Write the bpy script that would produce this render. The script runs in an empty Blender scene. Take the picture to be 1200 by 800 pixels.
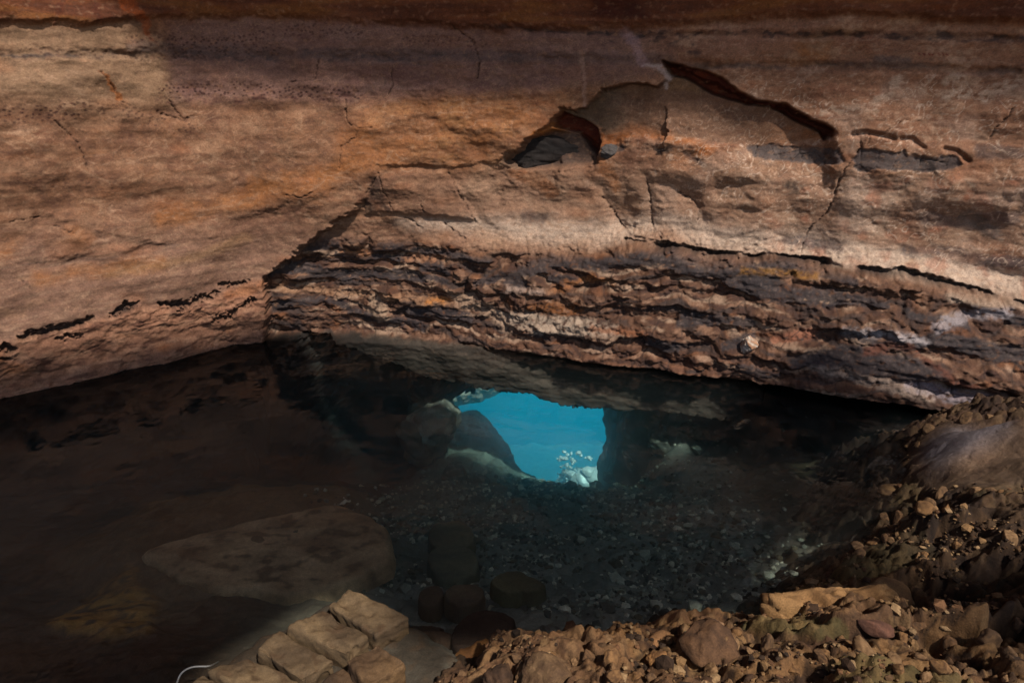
import bpy, math, random
import numpy as np
random.seed(7)
rng = np.random.default_rng(11)
C = bpy.context.scene.collection
F32 = np.float32

# ------------------------------------------------------------------ camera model (pixel <-> point, photo is 1200 x 800)
CAM = np.array([0.0, 0.0, 2.5]); PITCH = math.radians(21.0); FPX = 800.0
FW = np.array([0, math.cos(PITCH), -math.sin(PITCH)]); UP = np.array([0, math.sin(PITCH), math.cos(PITCH)])
def ray(u, v):
    return FW*FPX + UP*(400.0-v) + np.array([1.0, 0, 0])*(u-600.0)
def at(u, v, z=0.0):
    d = ray(u, v); t = (z-CAM[2])/d[2]
    return CAM + d*t
def proj(x, y, z):
    dy, dz = y-CAM[1], z-CAM[2]
    dep = np.maximum(dy*FW[1] + dz*FW[2], 0.2)
    return 600+FPX*(x-CAM[0])/dep, 400-FPX*(dy*UP[1]+dz*UP[2])/dep

def far_pt_(uu, vv, Yy):
    d = ray(uu, vv); return CAM + d*(Yy/d[1])
# ------------------------------------------------------------------ sun
EL, AZ = math.radians(53), math.radians(-35)
SUN = np.array([-math.sin(AZ)*math.cos(EL), -math.cos(AZ)*math.cos(EL), math.sin(EL)])

# ------------------------------------------------------------------ noise
def _tab(seed):
    r = np.random.default_rng(seed)
    p = r.permutation(256).astype(np.int32); a = r.random(256)*2*np.pi
    return np.concatenate([p, p]), np.cos(a).astype(F32), np.sin(a).astype(F32)
_T = {}
def pn(x, y, seed=0):
    if seed not in _T: _T[seed] = _tab(seed+100)
    p, gx, gy = _T[seed]
    x = np.asarray(x, F32); y = np.asarray(y, F32)
    xi = np.floor(x).astype(np.int32); yi = np.floor(y).astype(np.int32)
    xf = x-xi; yf = y-yi
    u = xf*xf*xf*(xf*(xf*6-15)+10); v = yf*yf*yf*(yf*(yf*6-15)+10)
    def g(ix, iy, fx, fy):
        h = p[(p[ix & 255] + iy) & 255]
        return gx[h]*fx + gy[h]*fy
    a = g(xi, yi, xf, yf); b = g(xi+1, yi, xf-1, yf); c = g(xi, yi+1, xf, yf-1); d = g(xi+1, yi+1, xf-1, yf-1)
    return (a + u*(b-a) + v*((c + u*(d-c)) - (a + u*(b-a))))*1.5
def fbm(x, y, o=4, seed=0, g=0.5):
    r = 0; a = 1.0; t = 0
    for i in range(o):
        r = r + a*pn(x*2**i, y*2**i, seed+i); t += a; a *= g
    return r/t
def ridged(x, y, o=3, seed=0):
    r = 0; a = 1.0; t = 0
    for i in range(o):
        r = r + a*(1-np.abs(pn(x*2**i, y*2**i, seed+i))*2); t += a; a *= .5
    return r/t
def cell(x, y, seed=0):
    r = np.random.default_rng(seed+900)
    jx = r.random((64, 64)).astype(F32); jy = r.random((64, 64)).astype(F32); jv = r.random((64, 64)).astype(F32)
    x = np.asarray(x, F32); y = np.asarray(y, F32)
    xi = np.floor(x).astype(np.int32); yi = np.floor(y).astype(np.int32)
    f1 = np.full(x.shape, 9, F32); f2 = np.full(x.shape, 9, F32); idv = np.zeros(x.shape, F32)
    for dx in (-1, 0, 1):
        for dy in (-1, 0, 1):
            cx = xi+dx; cy = yi+dy; a = cx & 63; b = cy & 63
            d = np.hypot(cx+jx[a, b]-x, cy+jy[a, b]-y)
            n = d < f1
            f2 = np.where(n, f1, np.minimum(f2, d)); idv = np.where(n, jv[a, b], idv); f1 = np.where(n, d, f1)
    return f1, f2, idv
def facets(x, y, seed=0, tilt=1.0):
    """broken-stone relief: every cell its own tilted face"""
    r = np.random.default_rng(seed+700)
    jx, jy, jv, ga, gb = (r.random((64, 64)).astype(F32) for _ in range(5))
    x = np.asarray(x, F32); y = np.asarray(y, F32); xi = np.floor(x).astype(np.int32); yi = np.floor(y).astype(np.int32)
    f1 = np.full(x.shape, 9, F32); f2 = f1.copy(); hv = np.zeros(x.shape, F32); idv = hv.copy()
    for dx in (-1, 0, 1):
        for dy in (-1, 0, 1):
            cx = xi+dx; cy = yi+dy; a = cx & 63; b = cy & 63
            ox = x-cx-jx[a, b]; oy = y-cy-jy[a, b]; d = np.maximum(np.abs(ox)*1.1+np.abs(oy)*.35, np.abs(oy)*1.05+np.abs(ox)*.3)
            hh = jv[a, b]+tilt*((ga[a, b]-.5)*ox+(gb[a, b]-.5)*oy); n = d < f1
            f2 = np.where(n, f1, np.minimum(f2, d)); hv = np.where(n, hh, hv); idv = np.where(n, jv[a, b], idv); f1 = np.where(n, d, f1)
    return hv, idv, f2-f1
def sstep(a, b, x):
    t = np.clip((x-a)/(b-a), 0, 1); return t*t*(3-2*t)
def lin(c):
    c = np.asarray(c, float)/255
    return np.where(c <= .04045, c/12.92, ((c+.055)/1.055)**2.4)

# ------------------------------------------------------------------ masks in photo pixels
def stroke(u, v, pts, w, soft=2.0):
    """1 inside a polyline of half-width w (number, or one per point)"""
    out = np.zeros(u.shape, F32)
    ws = w if hasattr(w, '__len__') else [w]*len(pts)
    m = max(ws)+soft
    P = np.array(pts, float)
    box = (u > P[:, 0].min()-m) & (u < P[:, 0].max()+m) & (v > P[:, 1].min()-m) & (v < P[:, 1].max()+m)
    if not box.any(): return out
    uu = u[box]; vv = v[box]; r = np.zeros(uu.shape, F32)
    for i in range(len(pts)-1):
        (x0, y0), (x1, y1) = pts[i], pts[i+1]
        L = max((x1-x0)**2+(y1-y0)**2, 1e-6)
        t = np.clip(((uu-x0)*(x1-x0)+(vv-y0)*(y1-y0))/L, 0, 1)
        d = np.hypot(uu-x0-t*(x1-x0), vv-y0-t*(y1-y0))
        r = np.maximum(r, 1-sstep(-soft*.5, soft*.5, d-(ws[i]+t*(ws[i+1]-ws[i]))))
    out[box] = r
    return out
def poly(u, v, pts, soft=4.0):
    P = np.array(pts, float); out = np.zeros(u.shape, F32)
    box = (u > P[:, 0].min()-soft) & (u < P[:, 0].max()+soft) & (v > P[:, 1].min()-soft) & (v < P[:, 1].max()+soft)
    if not box.any(): return out
    uu = u[box]; vv = v[box]
    ins = np.zeros(uu.shape, bool); dist = np.full(uu.shape, 1e9)
    n = len(pts)
    for i in range(n):
        x0, y0 = P[i]; x1, y1 = P[(i+1) % n]
        if y0 != y1:
            c = ((y0 > vv) != (y1 > vv)) & (uu < (x1-x0)*(vv-y0)/(y1-y0)+x0)
            ins ^= c
        L = max((x1-x0)**2+(y1-y0)**2, 1e-6)
        t = np.clip(((uu-x0)*(x1-x0)+(vv-y0)*(y1-y0))/L, 0, 1)
        dist = np.minimum(dist, np.hypot(uu-x0-t*(x1-x0), vv-y0-t*(y1-y0)))
    sd = np.where(ins, dist, -dist)
    out[box] = sstep(-soft*.5, soft*.5, sd)
    return out
def line(u, pts):
    P = np.array(pts, float); return np.interp(u, P[:, 0], P[:, 1])

# ------------------------------------------------------------------ object helpers
def tag(o, label=None, cat=None, group=None, kind=None):
    if label: o['label'] = label
    if cat: o['category'] = cat
    if group: o['group'] = group
    if kind: o['kind'] = kind
    return o
def raw_mesh(name, V, Q, col=None, tris=False):
    me = bpy.data.meshes.new(name)
    V = np.asarray(V, F32); Q = np.asarray(Q, np.int32); k = 3 if tris else 4
    me.vertices.add(len(V)); me.vertices.foreach_set('co', V.ravel())
    me.loops.add(Q.size); me.loops.foreach_set('vertex_index', Q.ravel())
    me.polygons.add(len(Q)); me.polygons.foreach_set('loop_start', np.arange(0, Q.size, k, dtype=np.int32))
    me.update(calc_edges=True); me.validate()
    me.polygons.foreach_set('use_smooth', np.ones(len(me.polygons), bool))
    if col is not None:
        a = me.color_attributes.new('pigment', 'FLOAT_COLOR', 'POINT')
        c = np.ones((len(V), 4), F32); c[:, :3] = col
        a.data.foreach_set('color', c.ravel())
    return me
def link(name, me, mat, parent=None):
    o = bpy.data.objects.new(name, me); C.objects.link(o)
    if mat is not None and len(me.materials) == 0: me.materials.append(mat)
    if parent is not None: o.parent = parent
    return o
def grid_quads(nr, nc, flip=False):
    i = np.arange(nr-1)[:, None]*nc + np.arange(nc-1)[None, :]
    q = np.stack([i, i+1, i+nc+1, i+nc], -1).reshape(-1, 4)
    return q[:, ::-1] if flip else q

# ------------------------------------------------------------------ materials
def rock_mat(name, scale=1.0, bump=0.35, rough=.85, tint=None, use_attr=True, vary=0.0, spec=.25, base=(.2, .15, .1), base2=None, stretch=(1, 1, 1)):
    m = bpy.data.materials.new(name); m.use_nodes = True
    nt = m.node_tree; N = nt.nodes; L = nt.links; N.clear()
    out = N.new('ShaderNodeOutputMaterial'); b = N.new('ShaderNodeBsdfPrincipled'); L.new(b.outputs[0], out.inputs[0])
    tc = N.new('ShaderNodeTexCoord'); mp = N.new('ShaderNodeMapping'); mp.inputs['Scale'].default_value = stretch
    L.new(tc.outputs['Object'], mp.inputs[0])
    def noise(sc, det, rg=.6):
        n = N.new('ShaderNodeTexNoise'); n.inputs['Scale'].default_value = sc*scale; n.inputs['Detail'].default_value = det
        n.inputs['Roughness'].default_value = rg; L.new(mp.outputs[0], n.inputs[0]); return n
    n1 = noise(14, 6, .65); n2 = noise(70, 4, .7); n3 = noise(4, 3)
    if use_attr:
        at_ = N.new('ShaderNodeAttribute'); at_.attribute_name = 'pigment'; colout = at_.outputs['Color']
    else:
        mx = N.new('ShaderNodeMix'); mx.data_type = 'RGBA'
        mx.inputs['A'].default_value = (*base, 1); mx.inputs['B'].default_value = (*(base2 or [c*.5 for c in base]), 1)
        rp = N.new('ShaderNodeMapRange'); rp.inputs[1].default_value = .35; rp.inputs[2].default_value = .65
        L.new(n1.outputs[0], rp.inputs[0]); L.new(rp.outputs[0], mx.inputs['Factor']); colout = mx.outputs['Result']
    # value mottling
    def mott(colin, nz, lo, hi, a=.3, bb=.7):
        r = N.new('ShaderNodeMapRange'); r.inputs[1].default_value = a; r.inputs[2].default_value = bb
        r.inputs[3].default_value = lo; r.inputs[4].default_value = hi; L.new(nz, r.inputs[0])
        v = N.new('ShaderNodeVectorMath'); v.operation = 'SCALE'; L.new(colin, v.inputs[0]); L.new(r.outputs[0], v.inputs['Scale']); return v.outputs[0]
    c = mott(colout, n2.outputs[0], .7, 1.3)
    c = mott(c, n1.outputs[0], .78, 1.2)
    if vary:
        oi = N.new('ShaderNodeObjectInfo'); c = mott(c, oi.outputs['Random'], 1-vary, 1+vary, 0, 1)
    L.new(c, b.inputs['Base Color'])
    b.inputs['Roughness'].default_value = rough; b.inputs['Specular IOR Level'].default_value = spec
    add = N.new('ShaderNodeMath'); add.operation = 'MULTIPLY_ADD'; add.inputs[1].default_value = .35
    L.new(n2.outputs[0], add.inputs[0]); L.new(n1.outputs[0], add.inputs[2])
    bp = N.new('ShaderNodeBump'); bp.inputs['Strength'].default_value = bump; bp.inputs['Distance'].default_value = .03/scale
    L.new(add.outputs[0], bp.inputs['Height']); L.new(bp.outputs[0], b.inputs['Normal'])
    return m

M_wall = rock_mat('cave_rock', 1.0, .22, .85, stretch=(1, 1, 1.25))
M_floor = rock_mat('pool_bed_rock', 1.6, .5, .9)
M_bank = rock_mat('bank_rock', 1.8, .6, .9)
M_ceil = rock_mat('vault_rock', .6, .6, .9, use_attr=False, base=(.24, .14, .08), base2=(.12, .07, .045))

K = 0.75                      # display colour under full light -> albedo
def A(*c): return lin(c)*K

# ================================================================== CAVE WALL
plan = np.array([(-11, -1.0), (-8.6, 1.6), (-6.4, 3.55), (-4.38, 5.29), (-3.62, 5.98), (-2.75, 6.62), (-1.7, 6.78), (-.6, 6.62), (.5, 6.35), (1.5, 6.02), (2.6, 5.66), (3.4, 5.33), (4.3, 4.95), (6.2, 4.1), (8.5, 2.6), (10.5, 0.2)])
def catmull(P, n=60):
    o = []
    for i in range(len(P)-1):
        p0 = P[max(i-1, 0)]; p1 = P[i]; p2 = P[i+1]; p3 = P[min(i+2, len(P)-1)]
        for t in np.linspace(0, 1, n, endpoint=False):
            o.append(.5*((2*p1)+(-p0+p2)*t+(2*p0-5*p1+4*p2-p3)*t*t+(-p0+3*p1-3*p2+p3)*t**3))
    o.append(P[-1]); return np.array(o)
pc = catmull(plan); sl = np.concatenate([[0], np.cumsum(np.hypot(*np.diff(pc, axis=0).T))])
def s_of_x(x): return np.interp(x, pc[:, 0], sl)
sa, sb = s_of_x(-5.0), s_of_x(4.75)
s = np.concatenate([np.arange(0, sa, .06), np.arange(sa, sb, .0078), np.arange(sb, sl[-1], .06)])
zz = np.concatenate([np.arange(-2.6, -.5, .014), np.arange(-.5, 3.22, .0078), np.arange(3.22, 3.40, .03)])
px_, py_ = np.interp(s, sl, pc[:, 0]), np.interp(s, sl, pc[:, 1])
tx = np.gradient(px_, s); ty = np.gradient(py_, s); tl = np.hypot(tx, ty); nx, ny = ty/tl, -tx/tl       # normal towards the pool
k = 41
S, Z = np.meshgrid(s.astype(F32), zz.astype(F32))
BX = np.broadcast_to(px_, S.shape); BY = np.broadcast_to(py_, S.shape)
NX = np.broadcast_to(nx, S.shape); NY = np.broadcast_to(ny, S.shape)
U, V = proj(BX, BY, Z)
U = U.astype(F32); V = V.astype(F32)
# a little warp so that traced edges are ragged
w1 = fbm(S*5, Z*9, 3, 1); w2 = fbm(S*5, Z*9, 3, 5)
w3 = fbm(S*22, Z*30, 2, 9); w4 = fbm(S*22, Z*30, 2, 12)
u = U + 7*w1 + 3*w3; v = V + 5*w2 + 2.4*w4

# guide lines (photo pixels)
lip = [(300, 205), (405, 196), (455, 192), (520, 197), (570, 193), (600, 178), (618, 162), (645, 140), (652, 126), (668, 131), (682, 128), (700, 106), (735, 97), (765, 101), (776, 92), (776, 76), (800, 84), (835, 99), (880, 121), (925, 129), (950, 142), (976, 156)]
lipu = [(0, 230)] + lip + [(1010, 170), (1130, 168), (1300, 168)]
L1 = [(-200, 600), (312, 320), (340, 300), (372, 279), (420, 276), (470, 280), (540, 290), (600, 300), (690, 298), (740, 287), (790, 294), (830, 303), (870, 304), (900, 300), (960, 312), (1030, 322), (1100, 334), (1200, 354), (1400, 390)]
L2 = [(-200, 470), (-100, 430), (0, 392), (25, 386), (100, 370), (150, 354), (190, 356), (250, 340), (312, 322), (330, 318)]
strip = [(330, 384), (380, 392), (430, 408), (470, 424), (520, 440), (560, 446), (595, 453), (625, 455), (650, 466), (720, 474), (800, 476), (845, 482), (880, 474), (896, 462), (903, 446), (1300, 446)]
vlip = line(u, lipu); vL1 = line(u, L1); vL2 = line(u, L2); vst = line(u, strip)

D = np.zeros(S.shape, F32)                                    # displacement towards the pool, metres
bed = fbm(S*.45, Z*5.5, 2, 21); bed2 = fbm(S*1.6, Z*18, 3, 31); big = fbm(S*.8, Z*1.0, 3, 41); med = fbm(S*3.2, Z*5, 4, 45)
low_ = sstep(-10, 20, V-line(U, [(-200, 600), (312, 320), (372, 279), (540, 290), (740, 287), (870, 304), (960, 312), (1100, 334), (1200, 354), (1400, 390)]))
lumps = fbm(S*1.9+.4*pn(S*.7, Z*.7, 47), Z*2.6, 3, 48); bil = 1-np.abs(pn(S*1.35+.25*pn(S*3, Z*3, 44), Z*1.15, 43))*2
lumps = lumps*(1-.55*sstep(640, 760, U))
D += sstep(560, 760, U)*sstep(150, 200, V)*(.022*fbm(S*3.3+.5*w1, Z*4.4, 4, 57)+.03*(1-np.abs(pn(S*2.1+.3*w1, Z*2.6+.3*w2, 58))*2)*pn(S*.9, Z*1.2, 59))
D += .12*big + .045*lumps + .018*bed + .003*bed2 + .014*med + low_*(.02*bed + .01*bed2 + .014*med)
# left mass in front of the recess
left_edge = [(318, 470), (312, 400), (313, 385), (316, 360), (314, 335), (310, 322), (340, 300), (372, 279), (420, 262), (470, 245)]
inleft = poly(u, v, [(-900, 900), (-900, -300), (420, -300), (470, 150), (430, 235), (372, 277), (310, 322), (316, 345), (318, 365), (310, 380), (313, 395), (312, 520)], 7)
inleft = np.where((u < 300), 1, inleft)
fade = sstep(215, 290, v)
upleft = (1-sstep(250, 640, u))
D += .16*upleft*(1-fade*0)                                     # gentle bulge of the left vault
rec = (1-inleft)*sstep(205, 300, v)*(1-sstep(330, 640, u))
D -= .2*rec
# upper wall set back over the ledge on the right
right = sstep(420, 700, u)
D -= .22*right*(1-sstep(-25, 15, v-vL1))
D -= .10*right*sstep(-95, -20, v-vL1)*(1-sstep(-5, 8, v-vL1))*0
# flowstone curves between 190 and 290: broad soft flutes
wl = fbm(S*1.3, Z*1.6, 2, 91)
D += .045*sstep(400, 480, u)*bil*sstep(-.15, .45, pn(S*.75, Z*1.2, 49))*sstep(185, 225, v)*(1-sstep(-25, 5, v-vL1))
for pts_, w_, d_ in [([(698, 226), (712, 252), (724, 272), (742, 284)], 5, .05), ([(792, 230), (812, 240), (820, 262)], 5, .05), ([(520, 204), (540, 236), (560, 264)], 5, .04), ([(428, 250), (440, 215), (462, 203)], 4, .05), ([(985, 215), (978, 245), (950, 280)], 6, .04), ([(752, 214), (758, 240), (762, 276)], 3, .04)]:
    D -= .6*d_*stroke(U+6*wl, V+5*wl, pts_, w_, 20)
D += .03*right*np.sin(U/31.0 + 4*wl + V/60)*sstep(195, 225, v)*(1-sstep(-25, 0, v-vL1))*(1-sstep(880, 960, u))
for (cx, cy, rx, ry, d) in [(795, 238, 22, 20, -.11), (845, 232, 12, 13, -.07), (722, 255, 18, 26, -.08), (664, 222, 14, 16, -.05), (925, 218, 12, 9, -.07), (715, 172, 13, 10, -.10), (770, 178, 16, 6, -.07), (808, 185, 13, 10, -.12), (480, 235, 34, 22, -.06), (520, 250, 20, 14, -.05)]:
    q = ((u-cx)/rx)**2 + ((v-cy)/ry)**2
    D += .32*d*np.exp(-q*1.1)
# lip: everything under the lip line falls back, comes forward again lower down
lw = sstep(380, 470, u)*(1-sstep(965, 985, u))
D -= .11*(.2+.8*sstep(560, 650, u))*lw*sstep(-3, 3, v-vlip)*(1-sstep(40, 95, v-vlip))
D += .035*poly(U+5*w1, V+4*w2, [(430, 250), (445, 206), (470, 201), (518, 203), (536, 228), (556, 262), (510, 254), (465, 248)], 9)
# the deep gap under the right half of the lip
us_, vs_ = U+3*w1, V+2.5*w2
gap = poly(us_, vs_, [(771, 71), (800, 78), (826, 83), (845, 92), (868, 110), (885, 119), (905, 121), (922, 123), (940, 133), (955, 143), (970, 147), (979, 155), (978, 163), (969, 168), (961, 157), (940, 146), (920, 136), (903, 126), (876, 124), (850, 117), (833, 111), (815, 100), (798, 92), (781, 88)], 4)
gap2 = poly(us_, vs_, [(640, 150), (652, 133), (672, 142), (690, 155), (696, 172), (692, 186), (684, 178), (668, 160), (655, 156)], 4)
gap3 = stroke(u, v, [(648, 143), (672, 154)], [4, 3], 3)
D -= .15*np.maximum(gap, gap2)
hol = poly(us_, vs_, [(588, 192), (616, 165), (640, 156), (664, 158), (690, 176), (692, 194), (650, 200), (600, 200)], 8)
D -= .10*hol
# hollows on the right, overhung by small brows
for pts, d in [([(1002, 160), (1018, 157), (1040, 162), (1050, 166)], .10), ([(1058, 166), (1072, 165), (1086, 176)], .10), ([(1112, 178), (1128, 180), (1142, 192)], .12)]:
    D -= .35*d*stroke(us_, vs_, pts, 2, 7)
brk = np.maximum(poly(u, v, [(875, 174), (905, 173), (940, 178), (985, 178), (992, 190), (975, 197), (930, 195), (885, 190)], 4),
                 poly(u, v, [(1000, 188), (1010, 176), (1045, 180), (1062, 178), (1068, 187), (1100, 186), (1128, 186), (1134, 198), (1110, 206), (1060, 203), (1010, 205)], 4))
D -= .015*brk; bx1, bx2, bxi = cell(S*7, Z*6, 3); D -= .007*brk*(1-sstep(.01, .06, bx2-bx1))
# long undercut under the pale wall (right) and gaps on the left
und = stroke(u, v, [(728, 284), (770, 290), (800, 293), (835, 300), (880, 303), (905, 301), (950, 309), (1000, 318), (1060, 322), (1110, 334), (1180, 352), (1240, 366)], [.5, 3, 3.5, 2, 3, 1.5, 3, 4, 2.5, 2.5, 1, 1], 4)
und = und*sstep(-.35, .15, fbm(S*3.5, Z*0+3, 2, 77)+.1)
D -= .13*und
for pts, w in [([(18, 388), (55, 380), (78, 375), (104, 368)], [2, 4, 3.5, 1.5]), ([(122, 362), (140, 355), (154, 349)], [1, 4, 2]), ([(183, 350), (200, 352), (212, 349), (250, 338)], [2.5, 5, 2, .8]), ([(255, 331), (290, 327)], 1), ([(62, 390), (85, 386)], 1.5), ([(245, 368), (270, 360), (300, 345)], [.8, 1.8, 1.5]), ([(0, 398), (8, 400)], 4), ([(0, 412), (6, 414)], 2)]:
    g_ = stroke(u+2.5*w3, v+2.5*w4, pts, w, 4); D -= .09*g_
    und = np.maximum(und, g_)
lowleft = (u < 322)*sstep(-4, 6, v-vL2)*inleft
D += .05*lowleft
D += lowleft*(.03*ridged(S*2.6+.8*w1, Z*7+.8*w2, 4, 51)*sstep(-.4, .3, fbm(S*1.7, Z*3, 2, 53))+.03*fbm(S*7, Z*10, 4, 55) - .02)
# the stepped, crusted ledge
darks = [([(308, 322), (345, 314), (400, 324), (470, 322), (520, 330)], [3, 7, 6, 5, 4]), ([(340, 296), (365, 287), (392, 284), (400, 292)], [4, 8, 7, 3]), ([(395, 301), (440, 303), (480, 306)], [3, 4, 3]), ([(440, 292), (455, 288), (472, 294), (520, 298), (572, 305)], [5, 6, 5, 4, 3]), ([(495, 312), (515, 315), (525, 320)], [5, 6, 3]), ([(560, 330), (600, 320), (640, 312)], [3, 5, 5]), ([(622, 310), (648, 306), (700, 309), (735, 304), (790, 303)], [5, 7, 7, 6, 7]),
 ([(790, 306), (820, 312), (870, 316), (905, 328)], [8, 11, 12, 9]), ([(860, 325), (900, 335)], 12), ([(735, 300), (780, 295), (840, 303), (930, 312), (1000, 326)], [3, 5, 3, 5, 4]), ([(480, 365), (530, 364), (555, 372)], [5, 8, 5]), ([(325, 355), (380, 352), (420, 366), (500, 383)], [6, 4, 5, 4]), ([(800, 368), (840, 366), (880, 372)], [7, 7, 5]), ([(762, 388), (780, 392), (795, 396)], [5, 7, 4]), ([(600, 325), (615, 330)], 8), ([(650, 325), (680, 328)], 6), ([(850, 392), (880, 384)], [4, 7]), ([(930, 405), (1000, 402), (1060, 415), (1100, 420)], [6, 12, 13, 6]), ([(985, 378), (1040, 392), (1100, 384), (1150, 400), (1200, 402)], [5, 6, 8, 9, 9]), ([(870, 415), (910, 420)], [6, 4]), ([(1140, 355), (1200, 372)], [3, 6]), ([(905, 340), (1000, 345), (1040, 352)], [9, 6, 3]), ([(1060, 360), (1130, 372)], 4)]
warp0 = 4*fbm(S*6, Z*18, 3, 211)
dks = np.zeros(S.shape, F32)
for a, b in darks: dks = np.maximum(dks, stroke(u+warp0, v+warp0*.8, a, b, 5))
led = sstep(-9, 11, v-vL1+9*fbm(S*3, Z*4, 3, 64))*(1-inleft)
wz = Z + .20*fbm(S*.9, Z*1.3, 3, 61) + .07*fbm(S*4, Z*4, 3, 63)
st = wz/.145; fr = st-np.floor(st)
stepd = (np.floor(st) + sstep(.0, .35, fr))*.145
jut = np.array([.05, -.05, .06, -.02, .08, -.07, .03, .07, -.04, .05, -.06, .02, .06, -.03, .04, -.05]*4)
jj = np.floor(st).astype(int) % 16
lay = jut[jj]*(1-sstep(.75, 1, fr)) + jut[(jj+1) % 16]*sstep(.75, 1, fr)
c1, c2, ci = cell(S*4.2, wz*7.0, 7); d1, d2, di = cell(S*9+w1, wz*12+w2, 8)
lump = (1-np.clip(c1, 0, 1)**2); lump2 = 1-np.clip(d1, 0, 1)**2
crust = sstep(-.15, .35, fbm(S*1.3, wz*3, 3, 66))
D += led*dks*(.03+.03*fbm(S*1.6, Z*2, 2, 72))
D += led*(1-.75*dks)*(lay*.55*(.35+.9*sstep(-.3, .4, fbm(S*1.5, Z*2, 2, 68))) + .09*(lump-.6)*(.4+crust) + .05*(lump2-.6)*(.3+crust) + .022*fbm(S*18, Z*22, 3, 70))
D += led*.30*sstep(0, 120, v-vL1)*right                       # the ledge comes forward as it goes down
D += led*.12*sstep(700, 1200, u)
# underwater strip, smoother, then a deep undercut below it
wet = sstep(.03, -.06, Z)
Dw = .10*big + .16 + .12*sstep(700, 1200, u) + .03*fbm(S*2.5, Z*6, 3, 75) + .012*fbm(S*9, Z*16, 3, 76)
D = np.where(led > .5, D*(1-wet) + Dw*wet, D)
cut = sstep(-2, 5, v-vst)*sstep(340, 400, u)*sstep(.06, -.06, Z)
D -= .7*inleft*sstep(.0, -.10, Z)
D -= cut*(.95 - .75*sstep(455, 480, u)*(1-sstep(505, 535, u)) + .15*fbm(S*2, Z*2, 2, 80))
# overhanging brow over the right-hand pocket of water
pk = sstep(893, 903, u)*(1-sstep(1085, 1100, u))*sstep(.05, -.02, Z)
D -= pk*.6*(1-cut)
D -= .55*sstep(1090, 1110, u)*sstep(.0, -.05, Z)
# the wall turns into a vault at the top of the picture
rim = line(u, [(0, 27), (90, 30), (160, 24), (300, 20), (430, 26), (560, 33), (700, 30), (800, 27), (900, 16), (1000, 14), (1100, 20), (1200, 24)])
vt = sstep(4, -6, v-rim)
D += .05*vt + .0006*np.clip(rim-v, 0, 100)*vt
# horizontal ribs near eye level
for lv, a, d, wd in [([(0, 64), (200, 65), (400, 66), (620, 68), (760, 74), (1200, 84)], 1, .05, 5), ([(620, 36), (760, 39), (1200, 43)], 1, .05, 4), ([(200, 97), (420, 115), (600, 120)], 1, .02, 6), ([(0, 155), (180, 162), (330, 165)], 1, .015, 4), ([(40, 255), (180, 290), (300, 270)], 1, .03, 6), ([(0, 312), (110, 300), (200, 285), (330, 245), (420, 218)], 1, .04, 5)]:
    D -= .45*d*stroke(u, v, lv, wd, 9)*(.4+.8*sstep(-.3, .4, fbm(S*2, Z*2, 2, 83)))
D += .0035*fbm(S*16, Z*24, 3, 90)*(1-led) + .0015*ridged(S*9, Z*24, 2, 93)*(1-led)
# cracks
cracks = [([(1007, 160), (1012, 175), (1003, 188), (990, 205), (984, 222), (976, 244), (971, 255), (958, 266), (948, 278), (943, 292), (940, 303)], 1.7),
 ([(1021, 160), (1018, 172)], 1.4), ([(1200, 125), (1190, 140), (1177, 152), (1168, 166)], 1.3), ([(752, 212), (758, 235), (759, 262), (762, 274), (778, 287)], 1.2),
 ([(408, 118), (410, 143), (424, 149), (440, 149)], 1.3), ([(424, 149), (420, 160), (404, 172), (402, 195)], .8), ([(459, 78), (460, 100), (455, 113)], 1.0), ([(379, 70), (374, 94), (345, 96)], .8),
 ([(700, 236), (712, 252), (722, 270), (735, 280), (776, 287)], 1.5), ([(790, 230), (806, 237), (816, 247), (816, 262)], 1.3), ([(474, 255), (484, 262), (492, 270)], 1.3), ([(518, 264), (533, 276), (548, 284)], 1.2), ([(522, 205), (533, 226), (548, 252), (553, 262)], 1.0),
 ([(427, 247), (432, 226), (447, 202)], 1.0), ([(447, 204), (457, 236), (462, 246)], .8), ([(490, 236), (496, 248)], 1.0), ([(20, 322), (34, 336)], 1.2), ([(90, 172), (97, 184), (100, 200)], 1.2), ([(180, 131), (213, 141)], 1.5), ([(195, 118), (213, 140), (225, 135)], 1.3), ([(60, 140), (90, 168)], .9), ([(112, 84), (128, 102), (136, 118), (148, 124)], .9),
 ([(340, 225), (358, 228), (372, 222)], 1.2), ([(690, 200), (692, 168)], 1.2), ([(530, 30), (550, 50), (558, 72), (556, 92)], 1.5), ([(60, 262), (82, 270)], .8), ([(10, 257), (45, 252)], .8), ([(1035, 160), (1062, 142), (1085, 145)], .5)]
crk = np.zeros(S.shape, F32)
for pts, w in cracks: crk = np.maximum(crk, stroke(U+2.2*w3+2.5*w1, V+2.2*w4, pts, w*.5, 1.6)*(.35+.65*sstep(-.25, .2, w3+w1)))
D -= .022*crk

PX = BX + NX*D; PY = BY + NY*D

# ---------------- pigment of the wall
col = np.empty(S.shape+(3,), F32); col[:] = A(114, 82, 62)
def mix(m, c):
    global col
    col += (np.asarray(c, F32)-col)*np.clip(m, 0, 1)[..., None]
def mul(m, f):
    global col
    col *= (1-np.clip(m, 0, 1)*(1-f))[..., None]
streak = fbm(S*1.0+.5*w1, Z*8+1.4*fbm(S*1.5, Z*2, 2, 99), 2, 101); streak2 = fbm(S*3.5, Z*42, 4, 111); blot = fbm(S*2.2, Z*3, 4, 121); fine = fbm(S*18, Z*26, 3, 131)
vein = ridged(S*6+.9*w1, Z*10+.9*w2, 3, 141); vein2 = ridged(S*15+1.5*w1, Z*19, 3, 151)
mix(.8*sstep(.0, .5, blot), A(128, 92, 68)); mix(.7*sstep(.05, .5, -blot), A(98, 66, 50))
mix(.4*sstep(.1, .5, streak), A(126, 98, 78)); mix(.35*sstep(.1, .5, -streak), A(92, 64, 52))
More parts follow.
